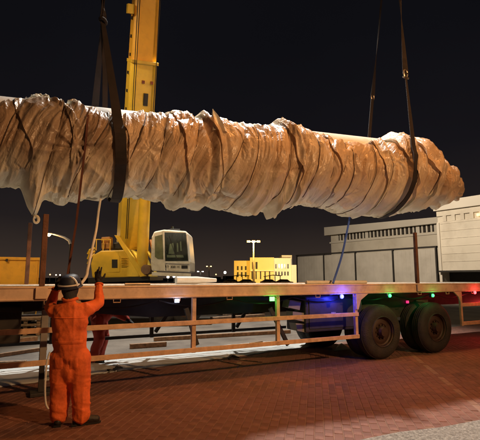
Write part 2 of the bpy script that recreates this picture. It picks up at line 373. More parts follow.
# timber dunnage beyond the trailer
tb = [((130,348.5),(166,346),0.10,'short brown timber on the concrete behind the side rails'),
      ((154,341),(290,333),0.09,'long brown timber lying on the concrete behind the side rails'),
      ((-20,360),(46,350),0.07,'long dark timber on the concrete left of the worker'),
      ((-10,367),(26,365.5),0.09,'short dark timber at the left edge, nearest the light strip'),
      ((212,323.5),(263,319.5),0.22,'thick pale squared timber among the far dunnage'),
      ((218,315),(262,311.5),0.20,'farthest pale timber of the dunnage behind the trailer'),
      ((250,345),(262,343),0.05,'small timber offcut on the pale concrete'),
      ((0,346),(36,341),0.12,'timber beam at the left edge, farthest from the light strip')]
for a, b, w, lab in tb:
    p, q = G(*a), G(*b); off = Vector((0,0,w/2))
    m = MB().bar(p+off, q+off, w*1.1, w)
    tag(m.obj('timber_beam', M['wood']), lab, 'timber', 'dunnage timbers on the yard')

# ------------------------------------------------------------------ trailer
TW = 2.5
tr = empty('flatbed_trailer', 'orange flatbed trailer with side rails and coloured marker lamps', 'trailer', O, A)
S0, S1 = -9.6, 7.5
MB().box(S0, S1, 0.0, 0.09, 1.32, 1.515, ch=0.008).obj('side_beam', M['fascia'], tr)
MB().box(S0, S1, -0.012, -0.002, 1.332, 1.345).box(S0, S1, -0.014, -0.002, 1.49, 1.508).obj('beam_lip', M['fascia'], tr)
MB().box(S0, S1, TW-0.09, TW, 1.32, 1.515, ch=0.008).obj('side_beam', M['fascia'], tr)
ang = MB()
for k in range(24):
    s = S0 + 0.4 + k*0.73; ang.box(s-0.035, s+0.035, 0.09, TW-0.09, 1.30, 1.42)
ang.obj('cross_member', M['chassis'], tr)
# deck boards
nb = 0; yb = 0.092
while yb < TW-0.1:
    MB().box(S0, S1, yb, yb+0.176, 1.455, 1.500+0.004*(nb%3), ch=0.004).obj('deck_board', M['deck'], tr); yb += 0.182; nb += 1
for y in (0.72, 1.72):
    MB().prism([(-9.6,1.30),(7.5,1.30),(7.5,0.98),(-4.5,0.98),(-6.0,1.14),(-9.6,1.14)], y, y+0.12).obj('chassis_rail', M['chassis'], tr)
# side guards
def guard(y, xs, s_a, s_b, mat_u, mat_l, zu=0.93, zl=0.51, t=0.07, nm='side_rail'):
    MB().box(s_a, s_b, y, y+0.03, zu-t/2, zu+t/2, ch=0.004).obj(nm, mat_u, tr)
    MB().box(s_a, s_b, y, y+0.03, zl-t/2, zl+t/2, ch=0.004).obj(nm, mat_l, tr)
    for s in xs: MB().box(s-0.033, s+0.033, y+0.032, y+0.09, zl-t/2-.01, 1.32, ch=0.004).obj('rail_post', mat_u, tr)
posts = [L(358,320)[0], L(279.5,320)[0], L(195,320)[0]]
dp = posts[1]-posts[2]
posts += [posts[2]-1.75, posts[2]-3.5]
guard(0.0, posts, S0, posts[0]+0.03, M['rail'], M['rail'])
# gussets and rear frame round the wheels
s0, s1 = posts[0], L(462,310)[0]
MB().prism([(s0-0.02,1.32),(s0+0.30,1.32),(s0+0.10,1.20),(s0+0.03,1.02),(s0-0.02,1.02)], 0.003, 0.03).obj('gusset', M['fascia'], tr)
MB().prism([(s1-0.24,1.32),(s1+0.03,1.32),(s1+0.03,1.05),(s1-0.02,1.05),(s1-0.08,1.20)], 0.003, 0.03).obj('gusset', M['fascia'], tr)
MB().box(s1-0.03, s1+0.03, 0.0, 0.05, 0.55, 1.32, ch=0.004).obj('rail_post', M['rail'], tr)
for zz in (1.02, 0.60):
    MB().box(s1+0.03, S1, 0.0, 0.03, zz-0.04, zz+0.04, ch=0.004).obj('side_rail', M['rail'], tr)
# far side guard, seen between the near rails, with diagonal braces
fx = [L(151,320,TW)[0] + k*1.9 for k in (-2,-1,0,1,2)]
MB().box(S0, posts[0], TW-0.03, TW, 0.93, 0.965).obj('side_rail', M['grey'], tr)
MB().box(S0, posts[0], TW-0.03, TW, 0.42, 0.48).obj('side_rail', M['chassis'], tr)
for s in fx:
    MB().box(s-0.035, s+0.035, TW-0.09, TW-0.035, 0.42, 1.32).obj('rail_post', M['chassis'], tr)
    MB().bar((s+0.08, TW-0.06, 0.52), (s+0.62, TW-0.06, 1.30), 0.05, 0.07).obj('rail_brace', M['chassis'], tr)
for (xa, xb) in ((197, 186), (288, 270)):
    a, b = L(xa, 345, 0.35), L(xb, 308, 0.35)
    MB().bar(a, b, 0.045, 0.07).obj('rail_brace', M['chassis'], tr)
# tool box / tank behind the guard, in front of the wheels
ba, bb = L(301,320,0.5)[0], L(352,320,0.5)[0]
tb_ = MB().box(ba, bb+0.15, 0.35, 1.0, 0.60, 1.28, ch=0.03).obj('tool_box', M['toolbox'], tr)
MB().box(ba+0.08, bb+0.05, 0.335, 0.348, 0.66, 1.22, ch=0.005).obj('lid', M['toolbox'], tb_)
MB().box((ba+bb)/2-0.05, (ba+bb)/2+0.07, 0.318, 0.334, 0.90, 0.96, ch=0.004).obj('latch', M['grey'], tb_)
for k in range(3):
    z0 = 1.08-0.22*k
    MB().prism([(ba-0.36+0.10*k, z0),(ba-0.10+0.10*k, z0-0.06),(ba-0.06+0.10*k, z0+0.10),(ba-0.32+0.06*k, z0+0.14)], 0.40, 0.62).obj('bracket_plate', M['grey'], tr)
for k in range(18):
    s_h = S0 + 0.7 + 0.92*k
    MB().tube([(s_h-0.05,0.02,1.325),(s_h-0.05,0.02,1.275),(s_h+0.05,0.02,1.275),(s_h+0.05,0.02,1.325)], 0.008, 6).obj('lashing_hook', M['rail'], tr)
for k in range(9):
    sa = S0 + 1.2 + k*1.3
    MB().tube([(sa+1.3*t, 0.30+0.02*k%0.05, 1.27-0.10*math.sin(math.pi*t)) for t in np.linspace(0,1,8)], 0.012, 6).obj('air_line', M['black'], tr)
# landing leg near the left edge
lg = L(44,330,0.5)[0]
a_ = MB().box(lg-0.045, lg+0.045, 0.42, 0.51, 0.40, 1.30, ch=0.006).obj('landing_leg', M['grey'], tr)
MB().box(lg-0.035, lg+0.035, 0.43, 0.50, 0.05, 0.40).box(lg-0.14, lg+0.14, 0.34, 0.59, 0.0, 0.05, ch=0.01).obj('foot', M['chassis'], a_)
MB().box(lg-0.9, lg-0.3, 0.5, 1.1, 0.72, 1.22, ch=0.02).obj('spare_box', M['chassis'], tr)
MB().box(lg-1.5, lg-1.1, 0.45, 0.5, 0.80, 1.15, ch=0.005).obj('bracket_plate', M['grey'], tr)
# stakes in their pockets
def stake(px, py, yoff, h=2.55, nm='stake'):
    s = L(px, py, yoff)[0]
    MB().box(s-0.075, s+0.075, yoff-0.045, yoff-0.016, 1.35, 1.50, ch=0.004).obj('stake_pocket', M['fascia'], tr)
    MB().box(s-0.035, s+0.035, yoff-0.012+0.0, yoff+0.045, 1.517, h, ch=0.008).obj(nm, M['stake'], tr)
stake(417, 260, 0.0, 2.62); stake(43.5, 260, 0.0, 2.50)
s = L(28, 260, TW-0.03)[0]; MB().box(s-0.035, s+0.035, TW-0.08, TW-0.02, 1.517, 2.65, ch=0.008).obj('stake', M['stake'], tr)
# wheels
WR = 0.545
def wheel(s, y, near=True):
    w = bpy.data.objects.new('wheel', None); COL.objects.link(w); w.parent = tr; w.location = (s, y, WR)
    tyre = MB().lathe([(0.30,0.0),(0.315,0.012),(0.40,0.0),(0.47,0.008),(0.515,0.035),(0.537,0.075)] +
                      [(q, 0.075+0.008*i) for i, q in enumerate((0.545,0.545,0.545,0.530,0.530,0.545,0.545,0.545,0.545,0.530,0.530,0.545,0.545,0.545,0.545,0.530,0.530,0.545,0.545))] +
                      [(0.535,0.235),(0.515,0.262),(0.46,0.285),(0.30,0.285)], 64, close=True)
    tyre.obj('tyre', M['tyre'], w, smooth=True)
    rim = MB().lathe([(0.302,0.004),(0.302,0.022),(0.285,0.030),(0.275,0.07),(0.25,0.085),(0.225,0.075),(0.19,0.060),(0.165,0.062),(0.155,0.075),(0.12,0.075),(0.11,0.02),(0.095,0.0),(0.09,-0.03),(0.0,-0.035)], 40)
    rim.lathe([(0.28,0.27),(0.0,0.27)], 24)
    rim.obj('rim', M['rim'], w, smooth=True)
    nuts = MB()
    for k in range(10):
        t = k*math.pi/5; nuts = MB().tube([(0.14*math.cos(t),0.075,0.14*math.sin(t)),(0.14*math.cos(t),0.045,0.14*math.sin(t))], 0.014, 6); nuts.obj('wheel_nut', M['rim'], w)
    return w
WS = [L(384,330,0.05)[0], L(438,328,0.05)[0]]
w0 = wheel(WS[0], 0.06)
for (s, y) in ((WS[1],0.06),(WS[0],0.39),(WS[1],0.39),(WS[0],1.82),(WS[1],1.82),(WS[0],2.15),(WS[1],2.15)):
    c = dup(w0); c.location = (s, y, WR)
for s in WS:
    MB().tube([(s,0.35,WR),(s,TW-0.3,WR)], 0.07, 12).obj('axle', M['chassis'], tr, smooth=True)
    MB().prism([(s-0.5,1.0),(s+0.5,1.0),(s+0.12,0.60),(s-0.12,0.60)], 0.80, 0.88).obj('suspension', M['chassis'], tr)
sm = (WS[0]+WS[1])/2
MB().box(sm-1.5, sm+1.5, 0.65, 0.70, 0.75, 1.30).obj('wheel_well_panel', M['chassis'], tr)
# marker lamps
def marker(px, py, col, power, nm='marker_lamp', label=None, r=0.028, sq=False, est=40):
    p = L(px, py, -0.005); 
    hz = MB().box(p[0]-0.045, p[0]+0.045, 0.006, 0.06, p[2]-0.04, p[2]+0.05, ch=0.006).obj(nm, M['chassis'], tr)
    if label: hz['label'] = label
    m = MB()
    if sq: m.box(p[0]-r*1.3, p[0]+r*1.3, -0.02, 0.004, p[2]-r, p[2]+r, ch=0.006)
    else: m.lathe([(r,0.004),(r,-0.008),(r*0.8,-0.02),(r*0.4,-0.027),(0.0005,-0.028)], 16, Matrix.Translation((p[0],0,p[2])))
    m.obj('lens', emat('lens_%s' % nm + str(px), col, est), hz, smooth=True)
    if power:
        q = toW((p[0], -0.10, p[2]-0.02)); lamp('marker_light', 'POINT', q, power, col, 0.03)
        q = toW((p[0], 0.22, p[2]-0.06)); lamp('marker_backlight', 'POINT', q, power*0.7, col, 0.03)
marker(342, 296.5, (0.04, 0.05, 1.0), 9, label='bright blue marker lamp', est=11, r=0.042)
marker(390, 295.7, (0.03, 1.0, 0.16), 1.1, label='green marker lamp above the front wheel', est=4, r=0.036)
marker(433, 295.5, (0.03, 1.0, 0.16), 1.1, label='green marker lamp above the rear wheel', est=4, r=0.036)
marker(475, 292.5, (1.0, 0.04, 0.05), 4.0, label='red marker lamp at the rear', est=6, r=0.04)
marker(177, 300.8, (0.60, 0.65, 1.0), 0.7, label='white marker lamp', est=8, sq=True, r=0.026)
marker(272, 299, (0.10, 1.0, 0.12), 0.9, label='square green marker lamp', est=5, sq=True, r=0.036)
p = L(407.5, 302, 0.60); MB().box(p[0]-0.03, p[0]+0.03, 0.58, 0.62, p[2]-0.03, p[2]+0.03, ch=0.008).obj('reflector', emat('magenta_lens', (1.0,0.02,0.2), 1.2), tr)
p = L(423, 301.5, 0.60); MB().box(p[0]-0.20, p[0]+0.20, 0.62, 0.64, p[2]-0.035, p[2]+0.035).obj('pale_plate', M['grey'], tr)
lamp('tail_red_light', 'POINT', toW((4.6, 0.6, 0.9)), 16, (1.0, 0.05, 0.05), 0.08)

# things lying on the deck
def on_deck(xa, xb, off, r, m, nm, lab, cat, taper=1.0):
    a, b = L(xa, 281, off), L(xb, 281, off)
    a.z = b.z = 1.508 + r + 0.003
    o = MB().tube([toW(a), toW(a.lerp(b,0.5)), toW(b)], [r, r, r*taper], 14).obj(nm, m, smooth=True); tag(o, lab, cat)
on_deck(176, 216, 1.6, 0.075, M['pipe'], 'white_pipe', 'short white pipe lying on the deck right of the crane cab', 'pipe', 0.5)
on_deck(306, 366, 0.35, 0.035, M['strapw'], 'pale_batten', 'slim pale batten lying on the deck near the blue rope', 'batten')
on_deck(125, 150, 0.5, 0.02, M['steel'], 'steel_bar', 'thin steel bar lying on the deck in front of the crane body', 'bar')

# ------------------------------------------------------------------ the wrapped load
ld = empty('wrapped_load', 'long pipe bundle wrapped in crumpled dusty plastic, hanging from slings over the trailer', 'load', O, A)
def offc(s): return 1.35 - 0.10*(s+7)
def LS(x, y):
    off = 1.2
    for _ in range(6): off = offc(L(x, y, off)[0])
    return L(x, y, off)
top_px = [(-90,86),(-40,96),(0,102),(20,103),(36,100.5),(48,104),(61,104.5),(75,106),(88,108),(94,110.5),(130,114.5),(137,112.5),(150,116),(166,115),(175,113),(190,118),(205,120),(222,123),(240,125.5),(255,128),(270,127),(280,122.7),(288,127),(295,133),(310,133),(316,135),(350,139),(372,143),(380,141),(387,138),(394,136),(400,142),(410,141),(418,140.5),(427,144.5),(437,152),(450,160.6),(460,165.5),(464,170)]
bot_px = [(-90,186),(-40,190),(0,191),(15,192.6),(20,191),(24,200),(29,211),(33,218),(37,216),(41,207),(46,203),(58,207),(75,205.6),(85,202),(112,203),(130,201),(150,203),(165,206),(172,213),(185,209.7),(200,213),(210,207),(217,212.4),(233,215),(248,218),(258,211.5),(268,216),(283,211),(295,209),(310,210),(322,211),(345,215.7),(375,218),(395,213),(420,212),(430,209),(445,207.5),(461,203)]
top_px = [(x, y + max(0, x-400)*0.12) for x, y in top_px]
sqz = lambda x: x if x < 400 else 400 + (x-400)*0.80
top_px = [(sqz(x), y) for x, y in top_px]; bot_px = [(sqz(x), y) for x, y in bot_px]
tp = np.array([(LS(*q)[0], LS(*q)[2]) for q in top_px]); bp = np.array([(LS(*q)[0], LS(*q)[2]) for q in bot_px])
SA, SB = tp[0,0], tp[-1,0]
NS, NT = 900, 300
Sg = np.linspace(SA, SB, NS); Tg = np.linspace(-math.pi, math.pi, NT, endpoint=False)
zt = np.interp(Sg, tp[:,0], tp[:,1]); zb = np.interp(Sg, bp[:,0], bp[:,1])
def smooth1(a, k):
    w = np.hanning(k*2+1); w /= w.sum(); return np.convolve(np.pad(a, k, mode='edge'), w, 'valid')
zts, zbs = smooth1(zt, 70), smooth1(zb, 70)
zt, zb = smooth1(zt, 4) - 0.03, smooth1(zb, 4) + 0.04
zc = (zts+zbs)/2; Rv = (zts-zbs)/2
S, T = np.meshgrid(Sg, Tg, indexing='ij')
ZC, RV = zc[:,None], Rv[:,None]
ct, st = np.cos(T), np.sin(T)                         # T>0 faces the camera side
front = st
Rr = RV*np.ones_like(T)
Rr += (zt-zts)[:,None]*np.clip(ct,0,1)**6 - 1.4*(zb-zbs)[:,None]*np.clip(-ct,0,1)**3
# skewed coordinate: folds run down and to the left on the front
skew = 0.26*ct + 0.10*np.sin(S*1.7)*st
q = S - skew + 0.30*(vnoise(S*1.3+3, T*1.5+9)-0.5)
big = ridge(q*2.6, T*0.6+5)
mid = ridge(q*7.2+11, T*0.7+2)
fin = ridge(q*13+7, T*0.9+8)
vfin = ridge(q*28+1, T*1.5+4)
msk = np.clip((vnoise(S*1.9+40, T*1.6+8)-0.35)*2.5, 0, 1)
amp = 0.75 + 0.55*np.clip((S-1.2)/0.8,0,1) + 0.1*(S < -5)
Rr += amp*(0.085*(np.sqrt(1-big)-0.65) + 0.058*(np.sqrt(1-mid)-0.65) + (0.015+0.045*msk)*(fin**2-0.45) + 0.016*msk*(vfin-0.5))
Rr += 0.010*(ridge(S*4+T*2, T*3.5-S*2)**3-0.3)        # cross crumple
def LF(x, y):
    off = offc(0) - 0.6
    for _ in range(12):
        p = L(x, y, off); c = np.interp(p[0], Sg, zc); r = float(np.interp(p[0], Sg, Rv)); k = max(-0.99, min(0.99, (p[2]-c)/r))
        off = 0.5*off + 0.5*(offc(p[0]) - r*math.sqrt(1-k*k))
    return p[0], math.acos(k)
# creases fanning out of the gather on the left part
near = LF
def fan(px, py, amp_, rad, nf):
    s0_, t0_ = near(px, py); dx = S-s0_; dy = (T-t0_)*0.75; rr = np.hypot(dx, dy); ph = np.arctan2(dy, dx)
    return amp_*(ridge(ph*nf+5, rr*0.8)**2-0.45)*np.exp(-(rr/rad)**2)*np.clip(rr/0.10, 0, 1)
Rr += fan(77,146,0.075,0.75,3.2) + fan(150,150,0.03,0.45,3.0) + fan(213,196,0.05,0.4,3.5) + fan(36,200,0.03,0.5,3) + fan(290,170,0.04,0.5,3) + fan(400,160,0.06,0.6,3)
# overlapping sheeting edges: one thick diagonal roll each
def band(srope, w, h): return h*np.exp(-((S-srope)/w)**2)
sA = near(36,105)[0]; sB = near(77,146)[0]
Rr += np.where((T > 0)&(T < 1.25), band(sA + (sB-sA)*np.clip(T/1.2,0,1), 0.05, 0.07), 0)
s290 = near(284,126)[0]; cl = s290 + 0.16*np.sin(np.clip(T,0,3))**2 - 0.12*np.clip(-ct,0,1)
Rr += np.where(T > -0.6, band(cl, 0.065, 0.13), 0) - np.where(T > -0.6, band(cl+0.15, 0.05, 0.06), 0)
s213 = near(214,130)[0]
Rr += np.where((T > 0)&(T < 2.5), band(s213 + 0.03*T, 0.055, 0.075)*np.clip((2.5-T)*3,0,1), 0)
Rr -= np.where((T > 0)&(T < 2.5), band(s213-0.12 + 0.03*T, 0.04, 0.04) + band(s213+0.15+0.05*T, 0.04, 0.04), 0)
# right end: chunky folds
for px, h, w in ((387,0.09,0.06),(398,-0.07,0.04),(418,0.10,0.07),(429,-0.09,0.04),(437,0.08,0.05),(449,-0.20,0.045),(457,0.08,0.05)):
    sx_ = LF(px, 175)[0]; Rr += band(sx_ - 0.18*(-ct)*(1 if px < 450 else 0.3), w, h)
# pinches of the tie ropes (bottom lobes hang between them)
ropes = []
for px in (10, 56, 100, 139, 163, 197, 240, 262, 292, 309, 322, 336, 348, 362, 377, 397, 425, 442):
    ropes.append((LF(px-3+random.uniform(-4,4), 165)[0], 0.20 + 0.10*random.random() - (0.12 if px > 300 else 0), random.uniform(-0.10, 0.10)))
def rope_s(sr, T_): return sr[0] + sr[1]*np.cos(T_) + sr[2]*np.sin(2*T_)
for sr in ropes: Rr -= band(rope_s(sr, T), 0.05, 0.040)
# sling pinch
sl1 = LF(121,150)[0]; sl2 = LF(412,165)[0]
Rr -= band(sl1, 0.10, 0.03) + band(sl2-0.12*np.clip(-ct,0,1), 0.08, 0.05)
# where the sheeting has slipped, the pipe shows on top
pA, pB = LS(110,110.5), LS(345,136.5)
for a, b in ((93,136),(316,368)):
    sa, sb = LS(a,112)[0], LS(b,138)[0]
    wgt = np.clip((S-sa)/0.06, 0, 1)*np.clip((sb-S)/0.06, 0, 1)
    edge = 0.62 + 0.25*(vnoise(S*5, S*0+2)-0.5)
    Rr -= wgt*np.clip((edge-np.abs(T-0.1))/0.10, 0, 1)*0.10
# crisp puckers along the top edge
Rr += 0.045*(ridge(S*13, T*3)**2-0.4)*np.clip(ct,0,1)**3 + 0.012*(vnoise(S*9, T*3+4)-0.5)
endt = np.clip((SB - S)/0.10, 0, 1); Rr *= (0.88+0.12*np.sqrt(endt))
Rr += np.clip((S-LF(425,170)[0])/0.5, 0, 1)*(0.10*(np.sqrt(1-ridge(S*3.3+5, T*1.1+3))-0.6) + 0.05*(ridge(T*2.4+9, S*2)-0.5))
OFFC = np.array([offc(s) for s in Sg])[:,None]
Xw = S + 0.0*T; Yw = OFFC - Rr*0.97*st; Zw = ZC + Rr*ct
V = np.stack([Xw, Yw, Zw], -1).reshape(-1, 3)
ii, jj = np.meshgrid(np.arange(NS-1), np.arange(NT), indexing='ij'); j2 = (jj+1) % NT
Fq = np.stack([ii*NT+jj, (ii+1)*NT+jj, (ii+1)*NT+j2, ii*NT+j2], -1).reshape(-1, 4)
me = bpy.data.meshes.new('plastic_wrap'); me.vertices.add(len(V)+1); me.vertices.foreach_set('co', np.concatenate([V.ravel(), [SB+0.02, offc(SB), zc[-1]]]))
cap = np.array([[ (NS-1)*NT+j, len(V), (NS-1)*NT+(j+1)%NT] for j in range(NT)])
loops = np.concatenate([Fq.ravel(), cap[:, ::-1].ravel()]); me.loops.add(len(loops)); me.loops.foreach_set('vertex_index', loops)
me.polygons.add(len(Fq)+NT); me.polygons.foreach_set('loop_start', np.concatenate([np.arange(len(Fq))*4, len(Fq)*4+np.arange(NT)*3]))
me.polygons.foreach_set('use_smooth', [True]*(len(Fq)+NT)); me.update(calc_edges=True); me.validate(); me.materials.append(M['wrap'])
uvl = me.uv_layers.new(name='fold'); vi = np.empty(len(me.loops), int); me.loops.foreach_get('vertex_index', vi)
fq = np.concatenate([np.stack([q, T], -1).reshape(-1, 2), [[SB, 0]]]); uvl.data.foreach_set('uv', fq[vi].ravel())
# brown inner wrapping on the face; white light on underside and top painted milky
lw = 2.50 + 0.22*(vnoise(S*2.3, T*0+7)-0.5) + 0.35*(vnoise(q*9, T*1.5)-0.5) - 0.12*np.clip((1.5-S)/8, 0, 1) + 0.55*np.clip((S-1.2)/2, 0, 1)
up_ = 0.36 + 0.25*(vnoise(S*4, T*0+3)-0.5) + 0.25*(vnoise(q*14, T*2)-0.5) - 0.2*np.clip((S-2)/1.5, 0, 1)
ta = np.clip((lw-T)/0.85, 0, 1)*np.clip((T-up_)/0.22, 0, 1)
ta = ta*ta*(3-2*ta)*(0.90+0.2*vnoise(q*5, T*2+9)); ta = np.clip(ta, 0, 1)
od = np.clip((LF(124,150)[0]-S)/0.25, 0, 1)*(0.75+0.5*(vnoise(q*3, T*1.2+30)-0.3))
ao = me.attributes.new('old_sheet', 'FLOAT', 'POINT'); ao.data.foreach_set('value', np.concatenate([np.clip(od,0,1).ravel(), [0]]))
av = me.attributes.new('taut_light_mask', 'FLOAT', 'POINT'); av.data.foreach_set('value', np.concatenate([ta.ravel(), [0.6]]))
wr = bpy.data.objects.new('plastic_wrap', me); COL.objects.link(wr); wr.parent = ld
ALLQ, ALLTA, ALLOD = q, ta, np.clip(od, 0, 1)
def flap(pxa, pxb, t0, t1, seed, tone, lift=0.014):
    """an overlapping length of sheeting laid over the first layer, its edges standing off"""
    ia = int((LF(pxa,165)[0]-SA)/(SB-SA)*(NS-1)); ib = int((LF(pxb,165)[0]-SA)/(SB-SA)*(NS-1))
    nu, nv = max(30, (ib-ia)), 150; U, Vv = np.meshgrid(np.linspace(0,1,nu), np.linspace(0,1,nv), indexing='ij')
    tt = t0+(t1-t0)*Vv; ea = 18*(vnoise(tt*2.1+seed, tt*0+seed)-0.5) - 14*np.cos(tt); eb = 18*(vnoise(tt*2.5+seed*3, tt*0+2)-0.5) - 14*np.cos(tt)
    I = np.clip(ia+ea + (ib-ia+eb-ea)*U, 0, NS-2); tt = tt + (0.16*(vnoise(I*0.035+seed, I*0+5)-0.5)+0.08*(vnoise(I*0.11, I*0+seed)-0.5))*np.clip(np.abs(2*Vv-1)*3-2,0,1)
    Jf = ((tt+math.pi)/(2*math.pi)*NT) % NT; I0 = I.astype(int); J0 = Jf.astype(int) % NT; J1 = (J0+1) % NT; fj = Jf-np.floor(Jf); fi = I-I0
    bl_ = lambda A_: (A_[I0,J0]*(1-fj)+A_[I0,J1]*fj)*(1-fi) + (A_[I0+1,J0]*(1-fj)+A_[I0+1,J1]*fj)*fi
    r_ = bl_(Rr); ed = np.minimum(np.minimum(U, 1-U)*(ib-ia)/14.0, np.minimum(Vv, 1-Vv)*(t1-t0)/0.10); ed = np.clip(ed, 0, 1)
    s_ = SA+(SB-SA)*I/(NS-1); qq = bl_(ALLQ)
    r_ = r_ + lift + 0.022*(1-ed)**2 + 0.030*(ridge(qq*8+seed, tt*0.8+seed)**2-0.3) + 0.020*(np.sqrt(1-ridge(s_*3+seed+tt, tt*1.4))-0.5)
    zc_ = np.interp(s_, Sg, zc); P_ = np.stack([s_, 1.35-0.10*(s_+7) - r_*0.97*np.sin(tt), zc_+r_*np.cos(tt)], -1).reshape(-1,3)
    fs = [(a*nv+b, (a+1)*nv+b, (a+1)*nv+b+1, a*nv+b+1) for a in range(nu-1) for b in range(nv-1)]
    m_ = bpy.data.meshes.new('wrap_layer'); m_.from_pydata(P_.tolist(), [], fs); m_.materials.append(M['wrap']); m_.polygons.foreach_set('use_smooth', [True]*len(fs))
    ul = m_.uv_layers.new(name='fold'); vi_ = np.empty(len(m_.loops), int); m_.loops.foreach_get('vertex_index', vi_)
    ul.data.foreach_set('uv', np.stack([qq+seed, tt], -1).reshape(-1,2)[vi_].ravel())
    a1 = m_.attributes.new('taut_light_mask', 'FLOAT', 'POINT'); a1.data.foreach_set('value', np.clip(bl_(ALLTA)*tone, 0, 1).ravel())
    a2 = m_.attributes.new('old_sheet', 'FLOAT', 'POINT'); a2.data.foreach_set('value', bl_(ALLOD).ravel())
    o_ = bpy.data.objects.new('wrap_layer', m_); COL.objects.link(o_); o_.parent = ld
flap(128, 176, -0.7, 2.95, 3.1, 0.80); flap(186, 210, -0.6, 2.75, 8.4, 1.0); flap(222, 283, -0.8, 2.9, 5.7, 0.85)
flap(22, 60, 0.1, 2.7, 12.2, 0.9); flap(300, 334, 0.45, 2.8, 17.9, 0.75); flap(384, 404, -0.7, 2.9, 21.3, 0.7); flap(414, 428, -0.7, 2.8, 25.3, 0.8, 0.045); flap(434, 447, -0.7, 2.9, 29.3, 0.9, 0.06); flap(340, 364, 0.5, 2.7, 33.3, 0.9); flap(70, 92, -0.2, 2.8, 37.1, 0.9)
def surf(s, t, lift=0.0):
    i = int(np.clip((s-SA)/(SB-SA)*(NS-1), 0, NS-1)); j = int(round((t+math.pi)/(2*math.pi)*NT)) % NT
    r = float(Rr[i, j]) + lift
    return Vector((s, offc(s) - r*0.97*math.sin(t), float(zc[i]) + r*math.cos(t)))
# pipe inside
pr = 0.54
def pz(s): return pA[2] + (pB[2]-pA[2])*(s-pA[0])/(pB[0]-pA[0]) - pr + 0.01
MB().tube([(s, offc(s)+0.02, pz(s)) for s in np.linspace(SA, LS(374,142)[0], 12)], pr, 48).obj('pipe', M['pipe'], ld, smooth=True)
for sr in ropes:
    pts = []
    _ta, _tb = (-math.pi, math.pi) if random.random() < 0.55 else (random.uniform(0.2,1.0), random.uniform(2.2,3.1))
    for t in np.linspace(_ta, _tb, 90):
        s = float(rope_s(sr, t)); pts.append(surf(min(s, SB-0.05), t, 0.034))
    arr = np.array([tuple(p) for p in pts]); k = np.array([.25,.5,.25])
    for c in range(3): arr[1:-1, c] = np.convolve(arr[:, c], k, 'valid')
    MB().tube([Vector(a) for a in arr], random.choice((0.005,0.0065,0.009)), 5).obj('tie_rope', M['rope'], ld, smooth=True)
# peak of gathered plastic on top
_o = surf(LF(216,130)[0], 0.62, 0.03).y - 0.10; b0 = L(216.5,134,_o); tip = L(212.5,109.0,_o)
m = MB(); vs, fs = [], []; nr, na = 14, 20
for i in range(nr):
    w = i/(nr-1); c = b0.lerp(tip, w) + Vector((0.03*math.sin(w*3), 0, 0)); r = 0.21*(1-w)**1.0 + 0.004
    for j in range(na):
        a = 2*math.pi*j/na; rr = r*(1+0.30*math.sin(a*5+w*2)+0.15*math.sin(a*9))
        vs.append((c.x+rr*0.75*math.cos(a), c.y+rr*math.sin(a), c.z))
for i in range(nr-1):
    for j in range(na): fs.append((i*na+j, i*na+(j+1)%na, (i+1)*na+(j+1)%na, (i+1)*na+j))
m.add(vs, fs).obj('gathered_peak', M['wrap'], ld, smooth=True)
# curled end of the loose corner
c0 = LS(36,219)
pts = [c0 + Vector((0.040*math.cos(t), 0.03*t, -0.01+0.060*math.sin(t))) for t in np.linspace(2.2, -4.0, 16)]
MB().tube(pts, [0.030-0.0012*i for i in range(16)], 8).obj('curled_end', M['wrap'], ld, smooth=True)
# loose puckered tufts along the top edge
def tuft(px, py, size, sd):
    r_ = random.Random(sd); p = LS(px, py); t0 = 0.25; base = surf(p[0], t0, -0.02); m = MB(); vs, fs = [], []; n = 9
    for i in range(n):
        for j in range(n):
            x = (i/(n-1)-0.5)*size*2.2; y = (j/(n-1)-0.5)*size*1.8
            h = size*0.55*(1-(2*i/(n-1)-1)**2)*(1-(2*j/(n-1)-1)**2)*(0.5+r_.random()) 
            vs.append((base.x+x, base.y+y, base.z+h-size*0.1))
    for i in range(n-1):
        for j in range(n-1): fs.append((i*n+j, (i+1)*n+j, (i+1)*n+j+1, i*n+j+1))
    m.add(vs, fs); return m.obj('wrap_tuft', M['wrap'], ld, smooth=True)
for k, (x, y, sz) in enumerate(((4,103,.10),(36,101,.08),(60,104,.09),(72,104,.09),(84,106,.08),(140,112,.12),(152,115,.08),(172,113,.11),(182,115,.09),(228,123,.05),(280,123,.12),(288,126,.10),(384,139,.10),(394,136,.13),(420,141,.10))):
    tuft(x, y, sz, k)

# slings
def ribbon(path, w, wd, name, m, parent, th=0.012, wid=None):
    mb = MB(); vs, fs = [], []; n = len(path)
    for i, p in enumerate(path):
        d = (path[min(i+1,n-1)]-path[max(i-1,0)]).normalized(); sx = Vector(wd[i]).normalized() if isinstance(wd, list) else Vector(wd)
        sx = (sx - d*sx.dot(d)).normalized(); nn = d.cross(sx).normalized(); ww = wid[i] if wid else w
        for a, b in ((-1,-1),(1,-1),(1,1),(-1,1)): vs.append(p + sx*a*ww/2 + nn*b*th/2)
    for i in range(n-1):
        for j in range(4): fs.append((i*4+j, i*4+(j+1)%4, (i+1)*4+(j+1)%4, (i+1)*4+j))
    fs += [(3,2,1,0), tuple((n-1)*4+j for j in range(4))]
    return mb.add(vs, fs).obj(name, m, parent)
def wrapaway(px_list, t_a, t_b, s_b):
    pts = []
    for t in np.linspace(t_a, t_b, 26):
        k = (t-t_a)/(t_b-t_a); s = s_b[0]*(1-k)+s_b[1]*k; r = max(surf(s+ds, t).xyz.to_tuple() and 0 or 0, 0) if False else 0
        best = max((surf(s+ds, t+dt)-Vector((s+ds, offc(s+ds), float(np.interp(s+ds, Sg, zc))))).length for ds in (-.10,-.05,0,.05,.10) for dt in (-.05,0,.05))
        c = Vector((s, offc(s), float(np.interp(s, Sg, zc))))
        pts.append(c + Vector((0, -math.sin(t)*0.99, math.cos(t)))*(best+0.035))
    return pts
